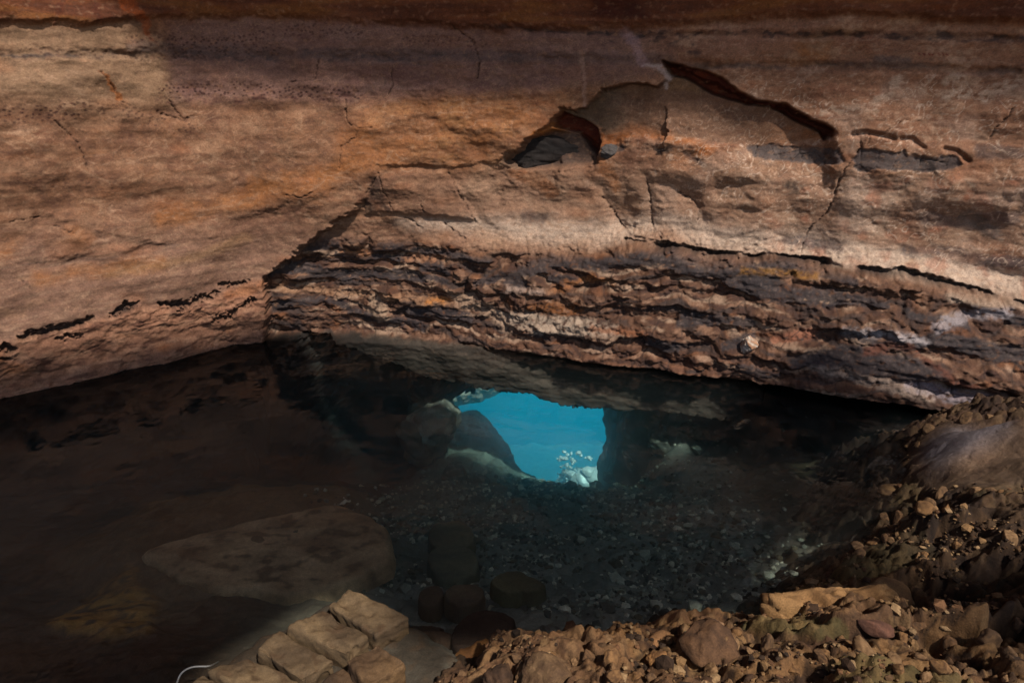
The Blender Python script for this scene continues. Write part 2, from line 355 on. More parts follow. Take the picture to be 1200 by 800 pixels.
pt1 = fbm(S*3+.8*w1, Z*4+.8*w2, 5, 103); pt2 = fbm(S*8+1.0*w1, Z*10, 4, 107)
mix(.6*sstep(.1, .45, pt1), A(134, 104, 82)); mix(.6*sstep(.1, .45, -pt1), A(88, 60, 47)); mix(.4*sstep(.1, .4, pt2), A(140, 110, 88)); mix(.4*sstep(.1, .4, -pt2), A(82, 56, 44))
Lz = 1-sstep(330, 520, u)
mix(.75*Lz*sstep(235, 300, v), A(112, 86, 73)); mix(.4*Lz*sstep(235, 300, v)*sstep(.05, .35, streak2), A(132, 108, 90))
for a, b in [([(40, 322), (110, 312), (180, 303)], 8), ([(185, 250), (250, 240), (330, 222), (410, 205)], 11), ([(300, 215), (420, 195)], 9), ([(0, 290), (90, 275)], 12)]:
    mix(.6*stroke(u, v, a, b, 18)*sstep(-.5, .2, blot), A(140, 90, 50))
mix(.55*stroke(u, v, [(120, 316), (200, 303), (290, 275)], 4, 12), A(134, 104, 74))
mix(.5*stroke(u, v, [(0, 308), (100, 300), (200, 282)], 3, 8)*sstep(-.3, .2, streak2), A(78, 62, 56))
mwo = fbm(S*1.8, Z*3.5, 3, 263)
om = poly(u, v, [(392, 205), (400, 160), (430, 122), (520, 105), (640, 108), (665, 128), (640, 150), (600, 185), (540, 205)], 40)
om = om*(.45+.55*sstep(-.35, .25, mwo+.5*blot)); mix(.72*om, A(138, 90, 54)); mix(om*.45*sstep(.1, .4, blot+.4*fine), A(150, 112, 78)); mix(om*.45*sstep(.15, .5, -blot), A(118, 66, 36))
cm = poly(u, v, [(-60, 20), (150, 26), (195, 60), (210, 120), (120, 130), (-60, 110)], 40)
mix(.7*cm, A(132, 109, 87))
mv = poly(u, v, [(190, 25), (1000, 20), (830, 75), (640, 105), (420, 118), (200, 118)], 20)
mix(.75*mv, A(114, 88, 82)); mix(.4*mv*sstep(.1, .5, streak), A(128, 104, 99)); mix(.35*mv*sstep(.1, .5, -blot), A(98, 68, 66))
rp = sstep(700, 830, u)*(1-sstep(165, 185, v))
mix(.7*rp, A(134, 97, 76)); mix(rp*.7*sstep(.12, .45, blot+.5*fine), A(160, 130, 108)); mix(rp*.45*sstep(.1, .5, -streak), A(112, 72, 55))
for a, b in [([(1110, 114), (1140, 108)], 7), ([(1165, 113), (1200, 97)], 8), ([(1050, 98), (1062, 92)], 5), ([(1030, 118), (1048, 112)], 5), ([(965, 132), (1000, 128), (1030, 128)], 4), ([(885, 110), (893, 105)], 5), ([(1115, 95), (1135, 90)], 5)]:
    mix(.7*stroke(u, v, a, b, 8)*sstep(-.4, .3, fine), A(176, 156, 138))
mix(.55*poly(u, v, [(935, 50), (975, 48), (975, 72), (930, 75)], 20), A(150, 102, 62))
# lower right pale zone
low = sstep(185, 225, v)*(1-sstep(-4, 4, v-vL1))*sstep(430, 560, u)
mix(.75*low, A(130, 102, 84)); mix(.6*low*sstep(-.1, .4, blot), A(142, 116, 96)); mix(.4*low*sstep(.1, .5, -blot), A(104, 74, 58))
pale = stroke(u, v, [(470, 262), (560, 266), (640, 275), (720, 276), (780, 262), (830, 280), (900, 287), (1000, 302), (1100, 320), (1250, 345)], [4, 8, 13, 12, 8, 15, 14, 16, 18, 18], 22)
mix(.85*pale*(1-sstep(-3, 3, v-vL1)), A(168, 150, 134))
mix(.6*low*poly(u, v, [(1000, 215), (1060, 215), (1040, 285), (985, 280)], 24), A(160, 138, 120))
nv = low*sstep(840, 920, u) + .35*rp + .3*low
mix(.75*np.clip(nv, 0, 1)*sstep(.62, .9, vein2*.6+vein*.45), A(176, 154, 134)); mix(.45*sstep(.78, .95, vein)*(1-led), A(150, 120, 98))
mix(.55*low*sstep(880, 940, u)*sstep(.1, .4, fbm(S*4, Z*5, 3, 161)), A(134, 80, 58))
for a, b, c_ in [([(1062, 300), (1090, 302), (1136, 306)], 6, (74, 66, 66)), ([(1140, 310), (1215, 316)], 7, (76, 68, 68)), ([(922, 287), (945, 289), (985, 296)], 6, (78, 68, 66)), ([(1088, 262), (1135, 266), (1200, 262)], 8, (92, 76, 70)), ([(1155, 180), (1200, 184)], 8, (90, 74, 68)), ([(1140, 262), (1175, 280)], 9, (88, 76, 70)), ([(612, 258), (628, 262)], 6, (82, 68, 62)), ([(925, 220), (930, 224)], 6, (50, 42, 38)), ([(600, 205), (640, 228)], 9, (112, 72, 46)), ([(700, 195), (716, 222)], 8, (116, 76, 48))]:
    mix(.8*stroke(u, v, a, b, 7), A(*c_))
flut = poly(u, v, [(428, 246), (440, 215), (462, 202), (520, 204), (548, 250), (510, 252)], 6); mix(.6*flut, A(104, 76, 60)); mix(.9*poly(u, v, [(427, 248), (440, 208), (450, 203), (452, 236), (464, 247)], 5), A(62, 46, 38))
# slab under the lip
slab = poly(u, v, lip[8:]+[(976, 162), (930, 172), (860, 172), (820, 165), (760, 160), (700, 160), (690, 150), (660, 140)], 5)
mix(.85*slab, A(104, 77, 60)); mix(.6*slab*(1-sstep(710, 730, u)), A(88, 76, 62)); mix(.6*slab*sstep(120, 160, v)*sstep(860, 930, u), A(132, 86, 52)); mix(.7*slab*poly(u, v, [(776, 90), (800, 90), (826, 108), (775, 108)], 10), A(112, 84, 46))
mix(.6*stroke(u, v, [(718, 115), (722, 150)], 2, 5), A(124, 104, 86)); mix(.5*slab*sstep(.15, .5, -streak), A(84, 62, 50))
for a, b in [([(700, 160), (745, 155), (790, 166), (830, 180)], 6), ([(928, 158), (965, 160)], 7), ([(702, 172), (722, 164)], 6)]:
    mix(.75*stroke(u, v, a, b, 10), A(150, 90, 48))
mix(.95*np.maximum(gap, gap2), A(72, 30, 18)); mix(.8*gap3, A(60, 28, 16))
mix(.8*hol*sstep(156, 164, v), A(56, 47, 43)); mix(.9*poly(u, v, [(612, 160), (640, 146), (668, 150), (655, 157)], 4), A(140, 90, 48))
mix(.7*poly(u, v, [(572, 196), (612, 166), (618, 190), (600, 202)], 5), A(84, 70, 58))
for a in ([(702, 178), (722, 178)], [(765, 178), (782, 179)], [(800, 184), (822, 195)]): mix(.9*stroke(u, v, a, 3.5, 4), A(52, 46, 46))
for a in ([(1002, 158), (1018, 156), (1048, 166)], [(1058, 165), (1074, 165), (1088, 178)], [(1112, 178), (1130, 182), (1144, 196)]): mix(.45*stroke(u, v, a, 1.6, 6), A(78, 44, 34))
# top rows
tp = sstep(10, -9, v-rim)
mix(.95*tp, A(96, 54, 31)); mix(tp*.7*sstep(-.05, .3, fbm(S*1.1, Z*9, 3, 171)), A(70, 37, 22)); mix(tp*.6*sstep(.0, .35, -fbm(S*1.1, Z*9, 3, 171)), A(118, 77, 40)); mix(tp*.8*poly(u, v, [(690, -10), (740, -10), (760, 20), (690, 18)], 12), A(60, 24, 12))
mix(.7*stroke(u, v, [(140, 5), (160, 25), (172, 48)], [8, 6, 2], 4), A(130, 64, 28)); mix(.6*stroke(u, v, [(70, 0), (62, 18), (58, 30)], 3, 4), A(70, 30, 16)); mix(.6*stroke(u, v, [(104, 10), (106, 26)], 3, 4), A(70, 30, 16))
mw1 = fbm(S*1.6, Z*3.0, 3, 261); mw2 = fbm(S*1.6, Z*3.0, 3, 265)
mar = ridged(S*2.2+1.8*mw1, Z*8+1.8*mw2, 4, 271); mar2 = fbm(S*3+2.4*mw1, Z*7+2.4*mw2, 5, 281)
up_ = (1-led)*(1-tp)*(1-.6*mv)
mix(.50*up_*sstep(.62, .95, mar)*sstep(-.2, .3, mw1), A(160, 132, 110)); mix(.5*up_*sstep(.15, .5, mar2), A(136, 106, 84)); mix(.3*up_*sstep(.15, .5, -mar2), A(86, 60, 47))
sqa = fbm(S*5, Z*5, 2, 291); sqb = fbm(S*5, Z*5, 2, 293)
sq = 1-np.abs(pn(S*4.6+2.2*sqa, Z*6.2+2.2*sqb, 295))*2; sq2 = 1-np.abs(pn(S*4+1.5*sqb+.3*Z, Z*13+1.5*sqa+S*1.5, 297))*2
rz = sstep(640, 860, u)*sstep(60, 110, v)*(1-sstep(-6, 2, v-vL1))
mix(.8*rz*sstep(.84, .97, sq)*sstep(-.3, .2, pt1), A(184, 162, 144)); mix(.45*(1-led)*(1-rz)*(1-tp)*sstep(.9, .985, sq2)*sstep(0, .3, pt1), A(160, 130, 106)); mix(.3*rz*sstep(.05, .35, fbm(S*2.5, Z*3.5, 4, 299)), A(168, 146, 130)); mix(.35*up_*sstep(.2, .5, mw2)*(1-om), A(134, 88, 60))
brkr = brk*sstep(-.6, -.2, pt2); mix(.9*brkr, A(66, 60, 60)); mix(.5*brkr*sstep(.1, .4, pt2), A(92, 80, 76)); mix(.75*brk*(1-sstep(.01, .035, bx2-bx1)), A(34, 29, 28)); mix(.85*slab*.6, A(100, 75, 59)); mix(.5*slab*(1-sstep(700, 735, u)), A(84, 73, 60)); mix(.75*stroke(us_, vs_, [(700, 106), (735, 98), (765, 102), (776, 93)], 1.2, 3), A(60, 44, 34)); mix(.95*np.maximum(gap, gap2), A(78, 30, 17)); mix(.55*np.maximum(gap, gap2)*sstep(0, .4, pt2), A(104, 46, 24))
# dark horizontal bands
pat = sstep(-.35, .25, fbm(S*2.2, Z*7, 4, 181)); pat2 = sstep(-.1, .3, fbm(S*9, Z*22, 3, 185))
mix(.8*stroke(u, v, [(-40, 63), (200, 65), (400, 66), (600, 68)], [5, 5, 7, 6], 6)*pat*(.35+.65*pat2), A(54, 48, 48)); mix(.5*stroke(u, v, [(150, 56), (300, 62), (600, 66), (780, 70)], 7, 8), A(76, 66, 66))
mix(.85*stroke(u, v, [(560, 30), (640, 36), (760, 39), (860, 37), (1000, 38), (1210, 44)], [1, 2, 3, 3, 4, 6], 4)*(.4+.6*pat2), A(40, 34, 36)); mix(.7*stroke(u, v, [(700, 45), (800, 44), (810, 62)], 7, 8)*pat2, A(56, 46, 48))
mix(.65*stroke(u, v, [(770, 76), (930, 77), (1040, 76), (1100, 80), (1210, 83)], [3, 4, 5, 4, 5], 7)*pat, A(70, 62, 60)); mix(.6*stroke(u, v, [(1030, 68), (1070, 70)], 4, 6), A(76, 70, 70))
mix(.7*stroke(u, v, [(180, 117), (300, 116), (420, 112)], 3, 6)*pat2, A(66, 36, 36))
# speckles
sp1, sp2, spi = cell(S*24, Z*34, 15)
spk = (1-sstep(.16, .40, sp1+.12*w3))*(spi > .35)
sz = np.maximum.reduce([stroke(u, v, [(-20, 135), (40, 132), (90, 128)], 12, 16), stroke(u, v, [(190, 105), (300, 106), (420, 110)], 9, 12), .8*stroke(u, v, [(150, 50), (250, 52), (300, 48)], 10, 14), .7*stroke(u, v, [(300, 40), (380, 36), (420, 40)], 9, 14), .6*stroke(u, v, [(0, 62), (230, 64), (330, 58)], 8, 10), .7*stroke(u, v, [(90, 125), (160, 135), (220, 150)], 11, 16), .5*stroke(u, v, [(20, 210), (130, 215)], 10, 16), .6*stroke(u, v, [(470, 44), (560, 50)], 8, 10)])
mix(.9*spk*sz, A(46, 22, 18)); mix(.4*sz*sstep(0, .4, fine), A(86, 52, 40))
for a, b in [([(40, 125), (75, 150), (95, 175)], 5), ([(175, 128), (215, 140)], 4), ([(395, 40), (360, 45)], 2)]: mix(.55*stroke(u, v, a, b, 6)*sstep(-.2, .3, fine), A(66, 42, 34))
mix(.7*stroke(u, v, [(112, 84), (126, 102), (134, 116)], [1, 3, 3], 3), A(140, 80, 36))
for x_ in (1081, 1087, 1093, 1097, 1105, 1110, 1115): mix(.85*stroke(U, V, [(x_-.5, 61+(x_ % 3)), (x_+1, 63.5)], 1.1, 1.2), A(96, 32, 24))    # small red dashes painted on the rock
mix(.6*stroke(u, v, [(674, 58), (677, 85), (681, 110), (679, 125)], [1.5, 2, 2.5, 2], 4), A(158, 130, 116)); mix(.75*stroke(u, v, [(752, 76), (768, 78), (777, 90), (774, 101)], [2, 3, 4, 3], 4), A(168, 152, 146)); mix(.6*stroke(u, v, [(728, 36), (742, 58), (752, 74)], [6, 6, 4], 8), A(150, 124, 126))
# ledge
lc = np.empty_like(col); lc[:] = A(82, 57, 43)
def lmix(m, c):
    global lc
    lc += (np.asarray(c, F32)-lc)*np.clip(m, 0, 1)[..., None]
lb = fbm(S*1.5, wz*11, 4, 201); lb2 = fbm(S*6, wz*18, 4, 211); lb3 = fbm(S*3, wz*5, 3, 221)
lmix(.8*sstep(.0, .35, lb2), A(120, 92, 74)); lmix(.75*sstep(.15, .4, lb+.5*lb2), A(142, 120, 102)); lmix(.8*sstep(.02, .28, -lb2+.3*lb3), A(56, 38, 32)); lmix(.55*sstep(.2, .5, lb3), A(112, 70, 42)); lmix(.75*sstep(.1, .3, -lb), A(50, 42, 40))
crz = sstep(380, 420, v)*sstep(540, 640, u)*(1-sstep(900, 980, u))
lmix(.5*crz*sstep(-.2, .3, lb2), A(104, 66, 46))
warp = 4*lb2
dk = np.zeros(S.shape, F32)
for a, b in darks: dk = np.maximum(dk, stroke(u+warp, v+warp*.8, a, b, 4))
lmix(.9*dk*sstep(-.55, -.1, fine), A(50, 44, 45)); lmix(.5*dk*sstep(.2, .45, fine+.3*lb2), A(96, 82, 76))
for a, b, c_ in [([(325, 336), (400, 345), (470, 348), (530, 352)], 4, (140, 108, 84)), ([(440, 352), (450, 368)], 9, (150, 128, 108)), ([(470, 305), (520, 303)], 3, (150, 108, 80)), ([(400, 297), (430, 298)], 3, (140, 96, 66)), ([(590, 368), (640, 372), (720, 376)], [7, 10, 8], (158, 142, 126)), ([(530, 345), (570, 358), (600, 380)], 7, (140, 118, 100)), ([(650, 335), (700, 322), (720, 330)], [3, 4, 3], (140, 92, 56)), ([(625, 355), (680, 358)], 6, (112, 70, 38)), ([(505, 350), (530, 350)], 3, (150, 96, 44)), ([(600, 335), (640, 336)], 3, (148, 128, 116)), ([(870, 316), (930, 318), (960, 322)], 3, (128, 90, 42)), ([(985, 375), (1040, 378), (1080, 388)], [3, 6, 4], (158, 150, 150)), ([(700, 375), (760, 380)], 4, (130, 84, 58)), ([(905, 385), (950, 380)], 5, (132, 86, 66)), ([(1010, 395), (1060, 392), (1110, 425), (1130, 432)], 3, (92, 54, 40)), ([(950, 412), (1020, 425), (1080, 440)], [4, 6, 7], (140, 124, 112)), ([(1060, 430), (1100, 440), (1180, 455)], [5, 6, 6], (130, 122, 128)), ([(900, 440), (960, 436), (1010, 455), (1075, 472)], [3, 3, 6, 4], (172, 150, 128)), ([(1072, 472), (1090, 474)], 5, (160, 104, 50)), ([(1125, 462), (1160, 466)], 4, (108, 70, 50)), ([(1110, 345), (1200, 355)], 6, (152, 134, 118)), ([(1090, 375), (1130, 365), (1180, 362)], 4, (140, 132, 134))]:
    lmix(.75*stroke(u+warp, v+warp*.7, a, b, 6)*sstep(-.55, 0, fine+.3*lb2), A(*c_))
lmix(.65*sstep(.7, .95, 1-(c2-c1)*4)*(1-dk), A(44, 32, 28))
col += (lc-col)*np.clip(led, 0, 1)[..., None]
# lower-left strip
lm = np.clip(lowleft, 0, 1); mix(.8*lm, A(124, 88, 68)); mix(.65*lm*sstep(.0, .35, fbm(S*5, Z*14, 4, 231)), A(146, 112, 90)); mix(.75*lm*sstep(.12, .35, -fbm(S*5, Z*16, 4, 241)), A(76, 48, 38)); mix(.6*lm*sstep(.2, .5, fbm(S*2, Z*4, 2, 251)), A(132, 84, 52))
mix(.85*und, A(36, 28, 25)); mix(.8*crk, A(46, 28, 22))  # undercut and gaps darkened in colour on top of their own shade; dark cracks
mix(.55*fine*0+.35*sstep(.15, .5, fine)*(1-led), A(140, 108, 86)); mix(.35*sstep(.15, .5, -fine)*(1-led), A(84, 58, 46))
# below the water line: grey-brown, darkest at the left, in the undercut and the pocket
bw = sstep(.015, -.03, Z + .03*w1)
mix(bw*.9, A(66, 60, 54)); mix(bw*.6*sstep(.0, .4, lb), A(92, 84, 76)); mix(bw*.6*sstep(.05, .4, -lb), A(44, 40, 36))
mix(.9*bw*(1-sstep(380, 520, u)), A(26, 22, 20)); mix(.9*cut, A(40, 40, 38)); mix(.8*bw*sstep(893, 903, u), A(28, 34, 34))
lum_ = col.mean(-1, keepdims=True); col[:] = lum_ + (col-lum_)*1.06; col *= np.array([1.03, .975, .96], F32)
np.clip(col, .004, .85, out=col)

hpoly = [(518, 474), (560, 455), (600, 435), (650, 440), (735, 452), (745, 478), (752, 500), (748, 522), (752, 548), (745, 620), (640, 660), (524, 660), (520, 540)]
PU, PV = proj(PX, PY, Z)
hm = poly(PU.astype(F32)+9*w2+5*w4, PV.astype(F32)+8*w1+4*w3, hpoly, .1) * (cut > .35) * (Z < -.1)
nr, nc = S.shape
Q = grid_quads(nr, nc)
hq = hm.ravel()[Q].min(1) > .5
Q = Q[~hq]
Vw = np.stack([PX, PY, Z], -1).reshape(-1, 3)
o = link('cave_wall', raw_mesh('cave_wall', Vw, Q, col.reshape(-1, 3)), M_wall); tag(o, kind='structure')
WTOP = Vw.reshape(nr, nc, 3)[-1]
wall_surface = (S, Z, PX, PY, U, V)
def on_wall(uu, vv, out=0.0):
    """point of the finished wall seen at a photo pixel"""
    i = np.argmin((PU-uu)**2 + (PV-vv)**2 + (cut > .3)*1e6)
    i = np.unravel_index(i, S.shape)
    return np.array([PX[i]+NX[i]*out, PY[i]+NY[i]*out, Z[i]])

# ================================================================== VAULT and mouth of the cave (its edge throws the shade on the upper wall)
edge_px = [(-700, 60), (-300, 30), (-60, 20), (60, 24), (130, 40), (184, 62), (192, 100), (200, 112), (260, 120), (420, 116), (520, 110), (600, 92), (650, 74), (740, 62), (800, 46), (900, 32), (1050, 22), (1250, 22), (1500, 40), (1900, 60)]
ws_u, ws_v = U, V
rim_pts = []
for (eu, ev) in edge_px:
    d = ray(eu, ev)
    cx = np.clip(600+0*eu, 0, 1)
    # where this sight line meets the wall's plan curve
    ts = np.linspace(.002, .03, 2000); X = CAM[0]+d[0]*ts; Yy = CAM[1]+d[1]*ts
    yc = np.interp(X, pc[:, 0], pc[:, 1]); i = np.argmax(Yy > yc); t = ts[i]
    P = CAM + d*t
    P = P + SUN*4.6
    rim_pts.append(P)
rim_pts = np.array(rim_pts)
n = len(rim_pts); fine_n = 240
tt = np.linspace(0, n-1, fine_n); RP = np.stack([np.interp(tt, np.arange(n), rim_pts[:, k_]) for k_ in range(3)], -1)
wi = np.linspace(0, nc-1, fine_n).astype(int)
# wall-top point matched by x
order = np.argsort(WTOP[:, 0]); WX = np.stack([np.interp(np.linspace(-10.5, 10.2, fine_n), WTOP[order, 0], WTOP[order, k_]) for k_ in range(3)], -1)
RP[:, 0] = RP[:, 0]; rows = []
m_ = 26
for j in range(m_):
    t = j/(m_-1)
    P = WX*(1-t) + RP*t
    P[:, 2] += .35*math.sin(t*math.pi)
    nz_ = fbm(P[:, 0]*.9, P[:, 1]*.9, 4, 301)*.35*math.sin(t*math.pi)
    P[:, 2] += nz_; rows.append(P)
TH = 1.1
for j in range(12):                                            # outer skin of the roof, back from the edge to the wall top
    t = j/11
    P = RP*(1-t) + WX*t
    P[:, 2] += .35*math.sin((1-t)*math.pi) + TH*min(1, t*3)*(1-t)
    P[:, 1] += .06*t
    if j == 0: continue
    rows.append(P)
R = np.array(rows); Qv = grid_quads(R.shape[0], fine_n)
o = link('unseen_shading_rock', raw_mesh('unseen_shading_rock', R.reshape(-1, 3), Qv), M_ceil); tag(o, kind='structure')

# added unseen slab above the frame, shaped to keep the sun off the pool
near_px = [(-500, 1000), (100, 960), (180, 880), (225, 808), (262, 772), (315, 735), (372, 692), (440, 680), (500, 716), (560, 735), (660, 735), (760, 730), (850, 700), (930, 664), (1040, 666), (1080, 700), (1105, 770), (1160, 860), (1500, 1000)]
far_px = [(-500, 560), (-100, 482), (100, 440), (230, 412), (315, 395), (380, 398), (430, 406), (520, 414), (600, 427), (655, 438), (700, 449), (800, 464), (880, 464), (910, 446), (1040, 482), (1052, 515), (1032, 565), (978, 612), (972, 648), (1080, 664), (1200, 668), (1500, 690)]
ZB = 4.7; RB = []
def resamp(P, n_): P = np.array(P); t = np.linspace(0, len(P)-1, n_); return np.stack([np.interp(t, np.arange(len(P)), P[:, k_]) for k_ in range(P.shape[1])], -1)
gnd = lambda uv: at(uv[0], uv[1], .35 if (uv[0] > 480 and uv[1] > 655) or (uv[0] > 940 and uv[1] > 560) else -.05)
def lift(p): P = gnd(p); return P + SUN*((ZB-P[2])/SUN[2])
NB = resamp([lift(p) for p in near_px], 160); FB = resamp([lift(p) for p in far_px], 160)
for side in (0, 1):
    for j in range(1 if side else 0, 22):
        t = j/21; t = t if side == 0 else 1-t; P = NB*(1-t)+FB*t; b_ = math.sqrt(max(0, math.sin(t*math.pi)))
        P[:, 2] += ((-.30 if side == 0 else .42)*b_) + .25*b_*fbm(P[:, 0]*1.2, P[:, 1]*1.2+side*9, 3, 311)
        e_ = .06*(fbm(P[:, 0]*3, P[:, 2]*0+t*3, 3, 315)); P[:, 1] += e_; RB.append(P)
RB = np.array(RB)
o = link('unseen_shading_rock', raw_mesh('pool_sun_blocker', RB.reshape(-1, 3), grid_quads(RB.shape[0], 160)), M_ceil); tag(o, kind='structure')

# ================================================================== POOL FLOOR
xs = np.arange(-7.2, 6.2, .0135); ys = np.arange(.4, 8.6, .0135)
X, Y = np.meshgrid(xs.astype(F32), ys.astype(F32))
base = np.interp(Y, [.4, 2.0, 2.6, 3.2, 4.0, 5.0, 6.0, 6.6, 7.6, 8.6], [-.05, -.10, -.20, -.5, -.85, -1.15, -1.42, -1.75, -2.75, -3.9])
rs = sstep(.6, 3.4, X)*.55*(1-sstep(5.2, 6.6, Y))
base = base + rs
lf_ = sstep(.75, -.55, X+.15*fbm(X*2, Y*2, 3, 409))*sstep(6.0, 6.6, Y)*sstep(-1.35, -.95, X); base = base*(1-lf_) + np.maximum(base, -1.50-.16*(Y-6.4))*lf_
mound = sstep(1.28, 1.7, X+.06*fbm(X*4, Y*4, 2, 407))*sstep(5.0, 6.5, Y); base = base*(1-mound) + np.minimum(-1.0+.42*(Y-5.2), -.5)*mound
base = base - .22*np.exp(-(((X-.95)/.38)**2 + ((Y-6.8)/.7)**2))
h = base + .09*fbm(X*1.2, Y*1.2, 4, 401) + .05*fbm(X*4, Y*4, 3, 405)
f1, f2, fi = cell(X*7+.8*fbm(X*3, Y*3, 2, 411), Y*7, 21); g1, g2, gi = cell(X*22, Y*22, 22)
mid = sstep(-1.6, -.4, X)*(1-sstep(1.5, 2.3, X))
h += (.05*(1-f1**2*1.5)*(fi > .35)*.8 + .018*(1-g1*1.3))*(.35+.65*mid)
h += sstep(-1.2, -2.2, X)*(.06*ridged(X*1.2+Y*.8, Y*2.6-X*.9, 3, 421))
FU, FV = proj(X, Y, h)
slm = poly(FU.astype(F32)+10*fbm(X*3, Y*3, 2, 433), FV.astype(F32), [(370, 610), (420, 615), (440, 640), (420, 690), (370, 715), (280, 722), (150, 715), (90, 670), (180, 628), (290, 612)], 90)
h = h*(1-slm) + (-.435+.03*fbm(X*5, Y*5, 3, 435))*slm
pvm = poly(X+.04*fbm(X*6, Y*6, 2, 437), Y+.04*fbm(X*6, Y*6, 2, 438), [tuple(at(u_, v_, 0)[:2]) for u_, v_ in [(150, 900), (205, 795), (300, 735), (378, 695), (410, 686), (490, 718), (540, 760), (520, 900)]], .14)
h = h*(1-pvm) + (-.04+.02*fbm(X*7, Y*7, 3, 439))*pvm
fc = np.empty(X.shape+(3,), F32); fc[:] = A(104, 88, 72)
def fmix(m, c):
    global fc
    fc += (np.asarray(c, F32)-fc)*np.clip(m, 0, 1)[..., None]
n1_ = fbm(X*3, Y*3, 4, 431); n2_ = fbm(X*12, Y*12, 3, 441)
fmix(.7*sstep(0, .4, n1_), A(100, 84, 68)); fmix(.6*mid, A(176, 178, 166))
halo_tint = np.exp(-(((X-.35)/1.5)**2+((Y-5.7)/1.1)**2)); fmix(.7*halo_tint*sstep(-.6, .2, n1_+.4*n2_), A(100, 102, 92))  # bed tint around the passage, put in to carry the glow's halo
spk = (1-sstep(.18, .42, g1))*(gi > .45); fmix(.8*spk*mid*sstep(-.3, .3, n1_+.5*n2_), A(150, 150, 135)); fmix(.5*spk*(1-mid)*(gi > .8), A(70, 58, 46))
fmix(.35*mid*(fi > .7), A(70, 66, 56))
rb = poly(FU.astype(F32)+10*n1_, FV.astype(F32)+6*n2_, [(870, 560), (930, 520), (1040, 505), (1070, 520), (1020, 570), (960, 595), (880, 590)], 40)
fmix(.75*slm, A(150, 122, 92)); fmix(.5*slm*sstep(.05, .35, n1_), A(96, 74, 54)); fmix(.9*pvm, A(50, 38, 27)); fmix(.5*pvm*sstep(.1, .4, n2_), A(78, 58, 40)); fmix(.8*rb, A(84, 68, 50))
yp = poly(FU.astype(F32)+16*n2_, FV.astype(F32)+10*n1_, [(60, 732), (110, 712), (160, 702), (185, 712), (175, 735), (120, 748), (80, 745)], 22)
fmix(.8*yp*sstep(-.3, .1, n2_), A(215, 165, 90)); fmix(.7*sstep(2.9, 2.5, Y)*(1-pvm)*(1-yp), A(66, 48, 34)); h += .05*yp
for pts_, w_ in [([(215, 690), (235, 720), (225, 745), (245, 755)], 9), ([(180, 640), (230, 670)], 8)]:
    fmix(.6*stroke(FU.astype(F32)+14*n2_, FV.astype(F32)+8*n1_, pts_, w_, 14)*sstep(-.2, .2, n2_), A(96, 66, 42))
fmix(.85*(1-sstep(-4.4, -2.4, X))*(1-yp), A(34, 25, 21)); fmix(.8*sstep(-.85, -1.4, X)*sstep(5.2, 6.0, Y), A(34, 30, 27))  # back-left bed darkened in colour against stray sun, standing in for shade
fq = grid_quads(*X.shape); fq = fq[~(((X > 1.32) | (X < -1.0)) & (Y > 7.3)).ravel()[fq].any(1)]
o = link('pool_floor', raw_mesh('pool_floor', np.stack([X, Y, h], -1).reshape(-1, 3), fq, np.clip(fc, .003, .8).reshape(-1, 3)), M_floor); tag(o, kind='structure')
FX, FY, FH = X, Y, h
def bed_at(uu, vv):
    """where a sight line meets the pool bed"""
    d = ray(uu, vv)
    for t in np.arange(.003, .02, .00002):
        P = CAM + d*t
        if P[1] > 8.5 or P[2] < floor_z(P[0], P[1]): return P
    return P
def floor_z(x, y):
    return float(FH[int(np.clip((y-.4)/.0135, 0, len(ys)-1)), int(np.clip((x+7.2)/.0135, 0, len(xs)-1))])

# ================================================================== ROCKY BANK
WL = [(-1.3, 1.2), (-.75, 1.75), (-.45, 2.15), (0, 2.5), (.7, 2.62), (1.25, 2.72), (1.8, 3.05), (2.35, 3.55), (2.72, 4.12), (3.15, 4.72), (3.85, 5.1), (4.9, 5.4)]
def bank_base(X, Y):
    d = np.full(X.shape, 1e9)
    for i in range(len(WL)-1):
        (x0, y0), (x1, y1) = WL[i], WL[i+1]; L = (x1-x0)**2+(y1-y0)**2
        t = np.clip(((X-x0)*(x1-x0)+(Y-y0)*(y1-y0))/L, 0, 1)
        d = np.minimum(d, np.hypot(X-x0-t*(x1-x0), Y-y0-t*(y1-y0)))
    wx = np.interp(X, [p[0] for p in WL], [p[1] for p in WL]); inland = (Y < wx) & (X > -1.3)
    sd = np.where(inland, d, -d)
    far = sstep(2.6, 4.2, X)*sstep(3.2, 4.6, Y)
    hh = np.where(sd > 0, (.95-.35*far)*(1-np.exp(-np.maximum(sd, 0)*1.1)), sd*1.1)
    # a hollow between the near crest and the right-hand slope
    hh = hh - .20*np.exp(-(((X-2.0)/.45)**2 + ((Y-2.55)/.22)**2))
    return hh, sd
